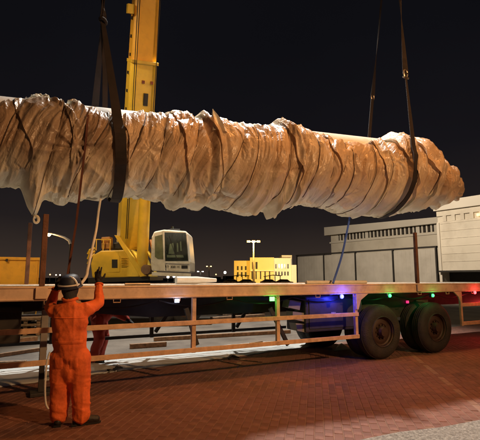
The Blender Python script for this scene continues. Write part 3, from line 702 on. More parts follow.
# left sling: both legs gather at the twist, then rise out of the frame
sg = empty('lifting_sling', 'dark wide webbing sling round the left part of the load, in front of the boom', 'sling', O, A, 'lifting slings')
twist = L(103,22,1.3); topp = L(99,-60,1.3)
ringpts = wrapaway(None, 1.15, math.pi+0.9, (LF(118,125)[0], LF(126,190)[0]))
front_path = [twist.lerp(ringpts[0], k) for k in np.linspace(0, 1, 9)[:-1]] + ringpts
ribbon(front_path, 0.17, (1,0,0), 'webbing', M['sling'], sg, wid=[0.07]+[0.09+0.011*i for i in range(8)]+[0.18]*(len(front_path)-9))
bk = L(95,108,2.1); bk2 = Vector((ringpts[-1].x, ringpts[-1].y, ringpts[-1].z))
ribbon([twist, twist.lerp(bk,0.5), bk, bk.lerp(bk2,0.5), bk2], 0.12, (1,0,0), 'webbing', M['sling'], sg, wid=[0.06,0.10,0.14,0.16,0.16])
b3 = surf(LS(106,112)[0], -0.1, 0.0)
ribbon([twist, twist.lerp(b3,0.5)+Vector((0.02,0,0)), b3], 0.10, (1,0.3,0), 'webbing', M['sling'], sg)
ribbon([twist.lerp(topp,k)+Vector((0.02*math.sin(k*9),0,0)) for k in np.linspace(0,1,10)], 0.13, [(math.cos(k*5),math.sin(k*5),0) for k in np.linspace(0,1,10)], 'webbing', M['sling'], sg)
ribbon([twist.lerp(topp+Vector((0.10,0.15,0)),k) for k in np.linspace(0,1,10)], 0.10, [(math.cos(k*4+1),math.sin(k*4+1),0) for k in np.linspace(0,1,10)], 'webbing', M['sling'], sg)
MB().tube([twist+Vector((0.05*math.cos(t),0.05*math.sin(t),0.07*math.sin(t*0.5)-0.02)) for t in np.linspace(0,6.2,14)], 0.035, 8).obj('twist', M['sling'], sg, smooth=True)
# right sling front leg
sg2 = empty('lifting_sling', 'dark sling with shackle choking the tapered right end of the load', 'sling', O, A, 'lifting slings')
sh = L(405.5,74,0.1); tp2 = L(396,-60,0.2)
ring2 = wrapaway(None, 1.0, math.pi+0.9, (LF(411.5,150)[0], LF(400,204)[0]-0.25))
ribbon([sh.lerp(ring2[0],k) for k in np.linspace(0,1,8)[:-1]] + ring2, 0.13, (1,0,0), 'webbing', M['sling'], sg2, wid=[0.06,0.06,0.07,0.08,0.10,0.11,0.12]+[0.13]*len(ring2))
ribbon([sh.lerp(tp2,k) for k in np.linspace(0,1,10)], 0.15, [(math.cos(k*2.4-0.3),math.sin(k*2.4-0.3),0) for k in np.linspace(0,1,10)], 'webbing', M['sling'], sg2)
MB().tube([sh+Vector((0.06*math.cos(t),0.0,0.10*math.sin(t))) for t in np.linspace(-1.2,4.3,14)], 0.020, 8).tube([sh+Vector((-0.09,0,-0.09)), sh+Vector((0.09,0,-0.09))], 0.022, 8).obj('shackle', M['steel'], sg2, smooth=True)
sg3 = empty('lifting_sling', 'thin dark sling leg behind the load, rising left of the shackled sling', 'sling', O, A, 'lifting slings')
kn = L(372.5,97.5,1.9); tp3 = L(387,-60,0.9); b4 = L(368.5,146,1.6)
ribbon([b4, kn.lerp(b4,0.5), kn], 0.10, (1,0,0), 'webbing', M['sling'], sg3)
ribbon([kn.lerp(tp3,k) for k in np.linspace(0,1,12)], 0.09, [(math.cos(k*3),math.sin(k*3),0) for k in np.linspace(0,1,12)], 'webbing', M['sling'], sg3, wid=[0.16,0.15,0.14,0.12,0.09,0.06,0.05,0.05,0.05,0.05,0.05,0.05])
MB().tube([kn+Vector((0.05*math.cos(t),0.0,0.09*math.sin(t))) for t in np.linspace(-1.2,4.3,12)], 0.018, 8).obj('shackle', M['steel'], sg3, smooth=True)
# hanging brown strap over the left part, white tag line, blue rope
st_pts = [surf(LF(91,122)[0],0.55,0.03), surf(LF(88,140)[0],1.0,0.03), surf(LF(84,165)[0],1.5,0.04)]
e1 = L(76,225,0.45); e2 = L(66,281,0.40); e2.z = 1.52
pp = [toW(p) for p in st_pts+[e1, e2]]
pp = pp[1:]; full = []
for a, b in zip(pp[:-1], pp[1:]): full += [a.lerp(b, k) for k in (0,.25,.5,.75)]
full.append(pp[-1])
tag(ribbon(full, 0.06, DX, 'hanging_strap', M['strap'], None, wid=[0.032]*len(full)), 'brown webbing strap hanging diagonally from the load down to the deck', 'strap')
def rope(pts, r, m, nm, lab, cat='rope'):
    P = [Vector(p) for p in pts]; out = []
    for i in range(len(P)-1):
        p0, p1, p2, p3 = P[max(i-1,0)], P[i], P[i+1], P[min(i+2,len(P)-1)]
        for k in range(6):
            t = k/6; out.append(0.5*((2*p1)+(p2-p0)*t+(2*p0-5*p1+4*p2-p3)*t*t+(3*p1-p0-3*p2+p3)*t*t*t))
    out.append(P[-1]); o = MB().tube(out, r, 8).obj(nm, m, smooth=True); tag(o, lab, cat); return o
HANDL = W(85.5, 283, 5.40)
rope([toW(surf(LS(100,200)[0], 3.0, -0.03)), W(98.5,212,6.9), W(96.5,228,6.5), W(93,245,6.1), W(88,268,5.6), W(86,277,5.45), W(79,286,5.30)], 0.018, M['white_rope'], 'tag_line', 'white tag line running from the load down to the worker')
rA, rB = toW(L(351.5,208,0.8)), toW((L(333,281,0.2).x,0.2,1.53))
rope([rA, rA.lerp(rB,.33)+Vector((.02,0,-.03)), rA.lerp(rB,.66)+Vector((.03,0,-.04)), rB], 0.022, M['blue_rope'], 'blue_rope', 'blue rope hanging from the load to the deck')

# ------------------------------------------------------------------ people
def capsule(mb, a, b, ra, rb, sx=1.0, n=14):
    a, b = Vector(a), Vector(b); d = (b-a); ln = d.length; d.normalize(); pts, rs = [], []
    for k in range(1, 6): t = (math.pi/2)*k/6; pts.append(a - d*ra*math.cos(t)); rs.append(ra*math.sin(t))
    pts += [a, a.lerp(b, .5), b]; rs += [ra, (ra+rb)/2, rb]
    for k in range(5, 0, -1): t = (math.pi/2)*k/6; pts.append(b + d*rb*math.cos(t)); rs.append(rb*math.sin(t))
    mb.tube(pts, rs, n)
def ellipsoid(mb, c, rx, ry, rz, mtx=None):
    bm = bmesh.new(); bmesh.ops.create_uvsphere(bm, u_segments=20, v_segments=14, radius=1)
    M_ = Matrix.Translation(c) @ (mtx or Matrix.Identity(4)) @ Matrix.Diagonal((rx, ry, rz, 1)); bm.verts.index_update()
    mb.add([M_ @ v.co for v in bm.verts], [[v.index for v in f.verts] for f in bm.faces]); bm.free()
def fuse(mb, name, m, parent, voxel, smooth_it=6, wrinkle=0.0, inv=None):
    tmp = bpy.data.objects.new('tmp', mb.mesh('tmp', m)); COL.objects.link(tmp)
    rm = tmp.modifiers.new('r', 'REMESH'); rm.mode = 'VOXEL'; rm.voxel_size = voxel
    sm_ = tmp.modifiers.new('s', 'SMOOTH'); sm_.factor = 0.5; sm_.iterations = smooth_it
    dg = bpy.context.evaluated_depsgraph_get(); me = bpy.data.meshes.new_from_object(tmp.evaluated_get(dg))
    bpy.data.objects.remove(tmp)
    if wrinkle:
        n = len(me.vertices); co = np.empty(n*3); me.vertices.foreach_get('co', co); co = co.reshape(-1,3)
        no = np.empty(n*3); me.vertices.foreach_get('normal', no); no = no.reshape(-1,3)
        x, y, z = co.T; ang = np.arctan2(y-y.mean(), x-x.mean())
        h = wrinkle*(0.9*(ridge(z*7+x*6+3, ang*1.2+z*2)**3-.35) + 0.5*(ridge(z*13-x*11, x*9+y*7)**3-.35) + 1.1*(ridge(z*1.6+x*2+9, x*14+y*5)**2-.4))
        h += wrinkle*1.3*(ridge(z*20+ang*0.8, ang*0.9+4)**2-.45)*(np.exp(-((z-0.17)/0.09)**2)+0.7*np.exp(-((z-0.50)/0.08)**2)+0.25*np.exp(-((z-0.98)/0.07)**2))
        co += no*h[:,None]; me.vertices.foreach_set('co', co.ravel()); me.update()
    me.name = name; me.materials.clear(); me.materials.append(m); me.polygons.foreach_set('use_smooth', [True]*len(me.polygons))
    o = bpy.data.objects.new(name, me); COL.objects.link(o)
    if parent: o.parent = parent; o.matrix_parent_inverse = parent.matrix_basis.inverted() if inv is None else inv
    return o
def hand_mesh(mb, wrist, updir, palmn, curl, spread=0.16, thumb_side=1, sc=1.0):
    u = Vector(updir).normalized(); n = Vector(palmn); n = (n-u*n.dot(u)).normalized(); r = u.cross(n).normalized()*thumb_side
    ctr = wrist + u*0.05*sc
    mt = Matrix((r, u, n)).transposed().to_4x4()
    ellipsoid(mb, ctr, 0.043*sc, 0.055*sc, 0.018*sc, mt)
    capsule(mb, wrist-u*0.03, wrist+u*0.02, 0.030*sc, 0.030*sc)
    for i, ln in enumerate((0.072, 0.080, 0.075, 0.060)):
        x = (1.5-i)*0.021*sc; a = wrist + u*0.09*sc + r*x; d = (u + r*(1.5-i)*spread).normalized(); c = curl[i]
        p1 = a + (d*math.cos(c*0.5)+n*math.sin(c*0.5))*ln*0.45*sc
        p2 = p1 + (d*math.cos(c)+n*math.sin(c))*ln*0.33*sc
        p3 = p2 + (d*math.cos(c*1.6)+n*math.sin(c*1.6))*ln*0.25*sc
        capsule(mb, a-d*0.02, p1, 0.0105*sc, 0.0100*sc, n=10); capsule(mb, p1, p2, 0.0100*sc, 0.0092*sc, n=10); capsule(mb, p2, p3, 0.0092*sc, 0.0080*sc, n=10)
    a = wrist + u*0.025*sc + r*0.030*sc; p1 = a + (r*0.75+u*0.6+n*0.3).normalized()*0.045*sc; p2 = p1 + (r*0.35+u*0.9+n*0.3).normalized()*0.034*sc
    capsule(mb, a, p1, 0.014*sc, 0.012*sc, n=10); capsule(mb, p1, p2, 0.012*sc, 0.010*sc, n=10)
from mathutils.bvhtree import BVHTree
def garment_parts(cvo, pe, pel, chest, neck, V_, cov):
    """seams, pockets and bands that lie on the back of the coverall, following its surface"""
    bvh = BVHTree.FromPolygons([v.co.copy() for v in cvo.data.vertices], [tuple(p.vertices) for p in cvo.data.polygons])
    def patch(name, x0, x1, z0, z1, lift=0.006, m=None, nx=10, nz=6, slope=0.0):
        vs, ok = [], []
        for i in range(nx):
            for j in range(nz):
                x = x0+(x1-x0)*i/(nx-1); z = z0+(z1-z0)*j/(nz-1)+slope*(x-(x0+x1)/2)
                hit = bvh.ray_cast(Vector((x, pel.y-2, z)), Vector((0,1,0)))
                if hit[0] is None: vs.append((x, 0, z)); ok.append(False); continue
                l = lift if 0 < i < nx-1 and 0 < j < nz-1 else 0.0005
                p = hit[0] + hit[1]*l; vs.append(tuple(p)); ok.append(True)
        fs = []
        for i in range(nx-1):
            for j in range(nz-1):
                q4 = (i*nz+j, (i+1)*nz+j, (i+1)*nz+j+1, i*nz+j+1)
                if all(ok[k] for k in q4): fs.append(q4)
        o = MB().add(vs, fs).obj(name, m or cov, pe, smooth=True); o.matrix_parent_inverse = pe.matrix_basis.inverted(); return o
    cx = pel.x
    patch('back_pocket', cx-0.135, cx-0.035, pel.z-0.17, pel.z-0.04, 0.009, nx=8, nz=8)
    patch('back_pocket', cx+0.035, cx+0.135, pel.z-0.17, pel.z-0.04, 0.009, nx=8, nz=8)
    patch('waistband', cx-0.165, cx+0.165, pel.z+0.10, pel.z+0.145, 0.008, nx=30, nz=5)
    patch('back_yoke', cx-0.17, cx+0.19, chest.z+0.045, chest.z+0.062, 0.006, nx=24, nz=4)
    cl_ = MB().tube([neck+Vector((0.078*math.cos(t), 0.075*math.sin(t), 0.018+0.012*math.cos(t*2))) for t in np.linspace(-math.pi, math.pi, 25)], 0.017, 8)
    o = cl_.obj('collar', cov, pe, smooth=True); o.matrix_parent_inverse = pe.matrix_basis.inverted()
    for s_ in 'lr':
        a = V_['wr_'+s_]; e = V_['el_'+s_]; d = (a-e).normalized(); u = d.cross(Vector((0,1,0))).normalized(); w = d.cross(u)
        o = MB().tube([a+d*0.02+(u*math.cos(t)+w*math.sin(t))*0.044 for t in np.linspace(-math.pi, math.pi, 21)], 0.010, 8).obj('sleeve_cuff', cov, pe, smooth=True)
        o.matrix_parent_inverse = pe.matrix_basis.inverted()
def person(J, label, cov, hat, foot, group=None, hands=None, head_dir=(0,1,0), patches=False):
    pe = empty('person', label, 'person', foot, 0, group); V_ = {k: Vector(v) for k, v in J.items()}
    cm = MB()
    pel, chest, neck = V_['pelvis'], V_['chest'], V_['neck']
    ellipsoid(cm, pel, 0.182, 0.138, 0.17); ellipsoid(cm, pel.lerp(chest, .5), 0.198, 0.140, 0.22)
    ellipsoid(cm, chest, 0.208, 0.138, 0.21); ellipsoid(cm, pel.lerp(chest, .28), 0.188, 0.14, 0.20); ellipsoid(cm, (V_['hip_l']+V_['hip_r'])/2+Vector((0,0,-0.12)), 0.155, 0.12, 0.16)
    ellipsoid(cm, chest.lerp(neck, .62), 0.20, 0.105, 0.085)
    capsule(cm, neck - (neck-chest).normalized()*0.03, neck+(neck-chest).normalized()*0.015, 0.082, 0.072)
    for s_ in 'lr':
        sh_, elb, wri = V_['sh_'+s_], V_['el_'+s_], V_['wr_'+s_]
        capsule(cm, chest.lerp(sh_, .6), sh_, 0.095, 0.082); capsule(cm, sh_, elb, 0.080, 0.066); capsule(cm, elb, wri, 0.066, 0.048)
        hip, kn_, an = V_['hip_'+s_], V_['kn_'+s_], V_['an_'+s_]
        capsule(cm, hip, kn_, 0.128, 0.108); capsule(cm, kn_, an+Vector((0,0,0.04)), 0.105, 0.094); capsule(cm, an+Vector((0,0,0.05)), an+Vector((0,0,-0.02)), 0.092, 0.094)
    cvo = fuse(cm, 'coverall', cov, pe, 0.012, 7, 0.0095)
    if hands and patches: garment_parts(cvo, pe, pel, chest, neck, V_, cov)
    # collar, belt seam
    bmh = MB(); head = V_['head']; hd = Vector(head_dir).normalized(); side = hd.cross(Vector((0,0,1))).normalized(); up = side.cross(hd)
    mt = Matrix((side, hd, up)).transposed().to_4x4()
    ellipsoid(bmh, head, 0.078, 0.098, 0.118, mt); ellipsoid(bmh, head+hd*0.03-up*0.055, 0.058, 0.070, 0.062, mt)
    capsule(bmh, neck-Vector((0,0,0.06)), head-up*0.06, 0.062, 0.056)
    capsule(bmh, head+hd*0.090+up*0.015, head+hd*0.118-up*0.018, 0.010, 0.016)      # nose
    for sg_ in (-1, 1):
        ellipsoid(bmh, head+side*sg_*0.080-up*0.01, 0.010, 0.020, 0.032, mt)          # ears
        ellipsoid(bmh, head+side*sg_*0.032+hd*0.085+up*0.030, 0.020, 0.012, 0.008, mt) # brows
    ellipsoid(bmh, head+hd*0.093-up*0.052, 0.026, 0.010, 0.009, mt)                    # lips
    capsule(bmh, neck, pel, 0.07, 0.10)
    for s_ in 'lr':
        for a_, b_, r1, r2 in (('neck','sh_'+s_,.05,.05),('sh_'+s_,'el_'+s_,.045,.038),('el_'+s_,'wr_'+s_,.038,.026),('pelvis','hip_'+s_,.08,.08),('hip_'+s_,'kn_'+s_,.075,.055),('kn_'+s_,'an_'+s_,.05,.035)):
            capsule(bmh, V_[a_], V_[b_], r1, r2, n=10)
    fuse(bmh, 'body', M['skin'], pe, 0.009, 3)
    # hood under the helmet
    if patches:
        hb = MB(); ellipsoid(hb, head-up*0.01-hd*0.012, 0.094, 0.104, 0.128, mt); capsule(hb, neck+Vector((0,0,0.03)), head-up*0.04-hd*0.01, 0.074, 0.078)
        fuse(hb, 'hood', M['glove'], pe, 0.009, 3)
    # helmet
    hm = MB(); prof = [(0.0005,0.140),(0.05,0.136),(0.088,0.118),(0.112,0.082),(0.124,0.040),(0.127,0.0),(0.139,-0.010),(0.139,-0.016),(0.122,-0.008),(0.116,0.03),(0.0005,0.12)]
    hm.lathe(prof, 28, Matrix.Translation(head+up*0.02) @ mt @ Matrix.Rotation(R(90), 4, 'X') @ Matrix.Diagonal((0.97,1,1.08,1)))
    hh = hm.obj('helmet', hat, pe, smooth=True); hh.matrix_parent_inverse = pe.matrix_basis.inverted()
    m_ = MB()
    pts = [head + up*0.045 + (side*math.cos(t)*0.130 + hd*math.sin(t)*0.140) for t in np.linspace(-2.9, -0.2, 20)]
    m_.tube(pts, 0.010, 6)
    pts = [head + up*(0.03+0.11*math.sin(k*1.5)) + side*(0.120*math.cos(k*1.4)) - hd*0.06 for k in np.linspace(0.0, 0.95, 8)]
    m_.tube(pts, 0.013, 6)
    oo = m_.obj('head_strap', M['strapw'], pe, smooth=True); oo.matrix_parent_inverse = pe.matrix_basis.inverted()
    # boots
    for s_ in 'lr':
        an, td = V_['an_'+s_], V_['toe_'+s_]; bt = MB()
        heel = Vector((an.x, an.y, 0.045)) - (td-Vector((an.x,an.y,td.z))).normalized()*0.05; toe = Vector((td.x, td.y, 0.040))
        capsule(bt, an+Vector((0,0,0.04)), Vector((an.x, an.y, 0.06)), 0.058, 0.055); capsule(bt, heel, toe, 0.042, 0.038)
        capsule(bt, heel.lerp(toe,.4)+Vector((0,0,0.02)), toe+Vector((0,0,0.006)), 0.045, 0.040)
        fuse(bt, 'boot', M['boot'], pe, 0.008, 3)
        so = MB(); dd = (toe-heel).normalized(); ss = dd.cross(Vector((0,0,1)))
        a1, b1 = heel-dd*0.05, toe+dd*0.05
        so.prism([tuple((a1+ss*0.036)[:2]), tuple((b1+ss*0.030-dd*0.03)[:2]), tuple((b1+ss*0.01)[:2]), tuple((b1-ss*0.01)[:2]), tuple((b1-ss*0.030-dd*0.03)[:2]), tuple((a1-ss*0.036)[:2])], 0.002, 0.022, axis='z')
        q_ = so.obj('boot_sole', M['black'], pe); q_.matrix_parent_inverse = pe.matrix_basis.inverted()
    for s_ in 'lr':
        g = MB(); hand_mesh(g, V_['wr_'+s_] + Vector(hands[s_][0]).normalized()*0.045, *hands[s_]); fuse(g, 'glove', M['glove'], pe, 0.0045, 2)
    return pe
PY = 5.06
fo = G(70, 427.5)
J = dict(pelvis=W(70.5,352,PY), chest=W(69.5,322,PY-0.02), neck=W(70,301,PY+0.0), head=W(70.5,287.5,PY+0.05),
         sh_l=W(54.5,311,PY+0.02), el_l=W(50.5,307,PY+0.26), wr_l=W(55.5,291,PY+0.20),
         sh_r=W(86,309.5,PY+0.02), el_r=W(98.5,303.5,PY+0.22), wr_r=W(99,286,PY+0.32),
         hip_l=W(61.5,358,PY), hip_r=W(79.5,358,PY+0.01), kn_l=W(60,389,PY+0.03), kn_r=W(80.5,389,PY+0.03),
         an_l=W(58.5,416,PY+0.01), an_r=W(81,417,PY+0.0), toe_l=(0,0,0), toe_r=(0,0,0))
J['toe_l'] = Vector((J['an_l'].x-0.05, J['an_l'].y+0.17, 0.04)); J['toe_r'] = Vector((J['an_r'].x+0.15, J['an_r'].y+0.07, 0.04))
for k in ('an_l','an_r'): J[k] = Vector((J[k].x, J[k].y, 0.12))
wk = person(J, 'worker in orange coverall seen from behind, one gloved hand raised, guiding the load', M['coverall'], M['helmet'], (fo.x, PY, 0), 'workers',
       hands={'l': ((0.45,-0.05,1), (0.6,-1,0), (0.5,0.6,0.6,0.7), 0.05, 1, 1.0), 'r': ((-0.16,0.05,1), (0.2,1,0), (0.15,0.2,0.7,1.0), 0.16, -1, 1.10)}, head_dir=(0.15,1,0.22), patches=True)
# rope coil end at the worker's side
rope([W(50,352,4.98), W(47,362,4.96), W(45.5,378,4.95), W(45,392,4.95), W(46,404,4.95), W(48.5,409,4.96)], 0.011, M['white_rope'], 'loose_rope', "pale rope end hanging down along the worker's left leg")
# second worker, bending behind the trailer's near side
P2 = G(99, 362); y2 = P2.y
def w2(dx, dy, z): return Vector((P2.x+dx, y2+dy, z))
J2 = dict(pelvis=w2(-0.04,0,0.86), chest=w2(0.16,0,1.12), neck=w2(0.34,0,1.26), head=w2(0.46,0.02,1.26),
          sh_l=w2(0.28,0.17,1.20), el_l=w2(0.36,0.22,0.95), wr_l=w2(0.50,0.15,0.80), sh_r=w2(0.28,-0.17,1.20), el_r=w2(0.34,-0.22,0.95), wr_r=w2(0.50,-0.12,0.84),
          hip_l=w2(-0.03,0.10,0.80), hip_r=w2(-0.03,-0.10,0.80), kn_l=w2(0.04,0.12,0.46), kn_r=w2(0.02,-0.12,0.46), an_l=w2(-0.03,0.12,0.12), an_r=w2(-0.06,-0.12,0.12),
          toe_l=w2(0.14,0.14,0.04), toe_r=w2(0.11,-0.14,0.04))
person(J2, 'second worker in dark red coverall bending down behind the side rails', M['coverall2'], M['helmet_red'], (P2.x, y2, 0), 'workers',
       hands={'l': ((0.8,-0.1,-0.5), (0,0,-1), (0.8,0.8,0.9,0.9), 0.05, 1, 1.0), 'r': ((0.8,0.1,-0.5), (0,0,-1), (0.8,0.8,0.9,0.9), 0.05, -1, 1.0)}, head_dir=(0.9,0,-0.45))

# ------------------------------------------------------------------ crane
CY = 16.0
cr_loc = W(130, 322, CY); cr_loc.z = 0
cn = empty('mobile_crane', 'yellow mobile crane with cream cab, its boom rising behind the load', 'crane', cr_loc)
CI = Matrix.Translation(-Vector(cr_loc))
def cp(o): o.parent = cn; o.matrix_parent_inverse = CI; return o
def cpoly(pts, Y, depth, name, m, ch=0, par=None):
    P = [W(x, y, Y) for x, y in pts]
    o = MB().prism([(p.x, p.z) for p in P], Y, Y+depth).obj(name, m)
    if ch: b = o.modifiers.new('bev', 'BEVEL'); b.width = ch; b.segments = 2
    if par is not None: o.parent = par; return o
    return cp(o)
cpoly([(92,278),(90.5,264),(93,255),(101,250.5),(132,249.5),(136,254),(141,264),(148,272),(148,278)], CY-0.3, 1.9, 'engine_housing', M['yellow'], 0.05)
cpoly([(101,249),(101,237),(110,236.5),(110,249)], CY+0.2, 0.4, 'air_cleaner', mat('brown_orange_paint',(0.45,0.22,0.06),0.5), 0.04)
cpoly([(112,249.5),(113,243),(121,241),(125,249.5)], CY+0.3, 0.9, 'winch', M['black'], 0.05)
cpoly([(111.8,268),(111.8,259.5),(117.5,259.5),(117.5,268)], CY-0.32, 0.03, 'vent', M['black'])
cpoly([(109,272),(109,256),(119.8,256),(119.8,272)], CY-0.315, 0.02, 'service_door', M['yellow'])
cpoly([(127,276.5),(127,254),(134,254),(139,263),(139,276.5)], CY-0.325, 0.02, 'service_door', M['yellow'])
cpoly([(114,235),(119,235.5),(146,276),(140,277)], CY-0.7, 0.16, 'boom_bracket', M['yellow'], 0.02)
cpoly([(88,278),(150,276.5),(150,280.5),(88,283)], CY-0.6, 2.6, 'slewing_deck', M['black'])
for k in range(3):   # grab rails at the rear
    a, b = W(89+2*k, 262-4*k, CY-0.2), W(94+2*k, 250, CY-0.2)
    cp(MB().tube([W(88,264-5*k,CY-0.2), W(90,258-4*k,CY-0.25), W(95,254-3*k,CY-0.2)], 0.045, 8).obj('grab_rail', M['yellow']))
# boom, leaning up and towards the load
ba_ = W(132.5, 238, 17.0); bt_ = W(150, -70, 12.2)
bd = (bt_-ba_).normalized(); bsd = Vector((1,0.50,0)); bsd = (bsd-bd*bsd.dot(bd)).normalized(); bn = bsd.cross(bd).normalized()
if bn.y > 0: bn = -bn
def boom_sec(t0, t1, w0, w1, h, m, name):
    prof = [(-0.5,-0.5),(-0.5,0.32),(-0.32,0.5),(0.32,0.5),(0.5,0.32),(0.5,-0.5)]
    mb = MB(); vs = []
    for t, w in ((t0,w0),(t1,w1)):
        c = ba_.lerp(bt_, t)
        vs += [c + bsd*x*w + bn*y*h*(w/w0) for x, y in prof]
    n = len(prof); mb.add(vs, [tuple(range(n)), tuple(range(2*n-1,n-1,-1))]+[(i,(i+1)%n,n+(i+1)%n,n+i) for i in range(n)])
    o = cp(mb.obj(name, m)); b = o.modifiers.new('b','BEVEL'); b.width = 0.012; b.segments = 2; return o
def tb_at(y):  # parameter along the boom for a picture row
    lo_, hi_ = 0.0, 1.0
    for _ in range(40):
        t = (lo_+hi_)/2; p = ba_.lerp(bt_, t); dpt = p.y*math.cos(PITCH)+(p.z-HEYE)*math.sin(PITCH)
        yy = 220 - F*((p.z-HEYE)*math.cos(PITCH)-p.y*math.sin(PITCH))/dpt
        if yy > y: lo_ = t
        else: hi_ = t
    return t
t60, t110 = tb_at(62), tb_at(106)
boom_sec(-0.03, t60, 1.08, 0.90, 0.9, M['yellow2'], 'boom_base_section')
boom_sec(t60, 1.0, 0.84, 0.72, 0.74, M['boom_orange'], 'boom_inner_section')
def boom_box(t, u0, u1, dl, h0, h1, name, m, hw=0.5):
    c = ba_.lerp(bt_, t); L_ = dl; mt = Matrix((bsd, bd, bn)).transposed().to_4x4(); mt.translation = c
    return cp(MB().box(u0, u1, -L_/2, L_/2, h0, h1, mt, ch=0.008).obj(name, m))
w60 = 0.90
boom_box(t60, -0.46, 0.46, 0.10, -0.44, 0.46, 'boom_collar', M['yellow'])
boom_box(tb_at(12), -0.62, -0.42, 0.28, 0.0, 0.30, 'boom_bracket', M['yellow'])
boom_box(tb_at(98), 0.02, 0.17, 0.42, 0.38, 0.462, 'slot', M['black'])
for u in (-0.02, 0.27): boom_box(tb_at(81), u-0.045, u+0.045, 0.10, 0.38, 0.462, 'bolt', mat('boom_bolt',(0.25,0.06,0.03),0.5))
for k in range(11):
    boom_box(tb_at(20+18*k), -0.495 if k > 2 else -0.44, -0.42, 0.10, -0.1, 0.06, 'bolt', M['black'])
# lift cylinder on the camera side of the boom
lc0 = W(142, 267, CY-0.5); lc1 = ba_.lerp(bt_, tb_at(120)) + bn*0.62 + bsd*0.18
lcm = lc0.lerp(lc1, 0.62)
cp(MB().tube([lc0, lcm], 0.20, 20).obj('lift_cylinder', M['yellow'], smooth=True))
cp(MB().tube([lcm, lc1], 0.12, 20).obj('lift_piston', M['steel'], smooth=True))
piv = W(146, 269.5, CY-0.75)
cp(MB().tube([piv-Vector((0,0.05,0)), piv+Vector((0,0.6,0))], 0.17, 20).obj('pivot_pin', mat('pivot_brown',(0.20,0.11,0.06),0.5), smooth=True))
cp(MB().tube([W(148,252,CY-.6), W(152,258,CY-.65), W(158,266,CY-.7)], 0.06, 8).obj('hydraulic_hose', M['yellow'], smooth=True))
cp(MB().tube([W(150,240,CY-.6), W(153,250,CY-.65), W(157,262,CY-.7)], 0.05, 8).obj('hydraulic_hose', mat('orange_hose',(0.55,0.2,0.05),0.6), smooth=True))
for u in (-0.36, -0.30, 0.36):   # hoist ropes and a hose running up the boom
    cp(MB().tube([ba_.lerp(bt_, t)+bsd*u+bn*0.53 for t in np.linspace(0.02, 1.0, 6)], 0.014, 6).obj('hoist_rope', M['black']))
for k in range(6):               # louvres in the engine housing
    zl = W(124, 266-1.6*k, CY-0.3); cp(MB().box(zl.x-0.10, zl.x+0.16, CY-0.345, CY-0.303, zl.z-0.012, zl.z+0.012).obj('louvre', M['yellow']))
for px in (96, 103, 110):
    a_ = W(px, 250.5, CY+0.1); cp(MB().tube([a_, a_+Vector((0,0,0.42))], 0.02, 6).obj('handrail_post', M['yellow']))
a_, b_ = W(95, 239.5, CY+0.1), W(111, 239.5, CY+0.1); cp(MB().tube([a_, b_], 0.02, 6).obj('handrail', M['yellow']))
# cab: side face left, glazed face right
cab_out = [(151.5,271),(150.5,262),(151.5,237),(154,231.5),(164,229.5),(186,231),(188,234),(190.5,262),(190.5,272.5)]
cb = cpoly(cab_out, CY-0.9, 1.5, 'cab', M['cab'], 0.05)
def face(pts, dy, name, m, par, ch=0.0, Y=CY-0.9, dep=0.02):
    P = [W(x, y, Y) for x, y in pts]; o = MB().prism([(p.x, p.z) for p in P], Y-dy-dep, Y-dy).obj(name, m)
    o.parent = cb; return o
face([(155,257),(155,236.5),(162.5,234.5),(163.5,259),(158,259)], 0.004, 'window', mat('side_glass',(0.16,0.17,0.09),0.15), cb)
face([(165.6,261),(164.8,232.5),(186,233),(188.2,261)], 0.004, 'window', M['glass'], cb)
face([(164,271),(162.8,231),(164.6,231),(165.4,271)], 0.028, 'door_pillar', M['cab'], cb)
face([(163,263),(163,261.3),(190.6,261.8),(190.6,264)], 0.03, 'sill', M['cab'], cb)
face([(181.5,268.5),(181.5,265.5),(187.5,265.5),(187.5,268.5)], 0.004, 'grille', M['black'], cb)
face([(152,275.5),(152,272),(191,273.5),(191,277)], 0.004, 'skirt', M['cab'], cb)
face([(176.5,259),(169,236.5),(169.5,236.3),(177.3,259)], 0.034, 'wiper', M['black'], cb, dep=0.01)
face([(165.9,250),(165.9,246),(166.8,246),(166.8,250)], 0.03, 'door_handle', M['black'], cb, dep=0.03)
# reflections in the glass, painted as thin pale green plates
for pts in (((168.5,254),(170,244),(173.5,243),(174.5,254)), ((177,252),(176.8,243),(178.3,243),(178.6,252)), ((180.5,251),(180,241.5),(181.3,241.5),(182,251)), ((167,257.5),(167,255),(183,255),(184,257.5))):
    face(pts, 0.026, 'painted_reflection', mat('reflection_green',(0.13,0.17,0.11),0.5,vary=0.4), cb, dep=0.006)
cp(MB().tube([W(173,230.5,CY-.3), W(173,226.5,CY-.3)], 0.05, 10).obj('beacon', M['glass']))
cp(MB().tube([W(166,231,CY-.5), W(171,229.5,CY-.5), W(180,229.8,CY-.5)], 0.03, 8).obj('roof_rail', M['black']))
def text(body, size, mtx, m, parent, name='lettering', inv=None):
    cu = bpy.data.curves.new(name, 'FONT'); cu.body = body; cu.size = size; cu.extrude = 0.003; cu.align_x = 'CENTER'
    t_ = bpy.data.objects.new('t', cu); COL.objects.link(t_)
    me_ = bpy.data.meshes.new_from_object(t_.evaluated_get(bpy.context.evaluated_depsgraph_get())); bpy.data.objects.remove(t_)
    me_.materials.clear(); me_.materials.append(m)
    o = bpy.data.objects.new(name, me_); COL.objects.link(o); o.parent = parent
    if inv is not None: o.matrix_parent_inverse = inv
    o.matrix_basis = mtx; return o
pt = W(172.0, 268.2, CY-0.9); text('RT 300 H', 0.13, Matrix.Translation((pt.x, CY-0.9-0.008, pt.z)) @ Matrix.Rotation(R(90),4,'X'), M['black'], cb)
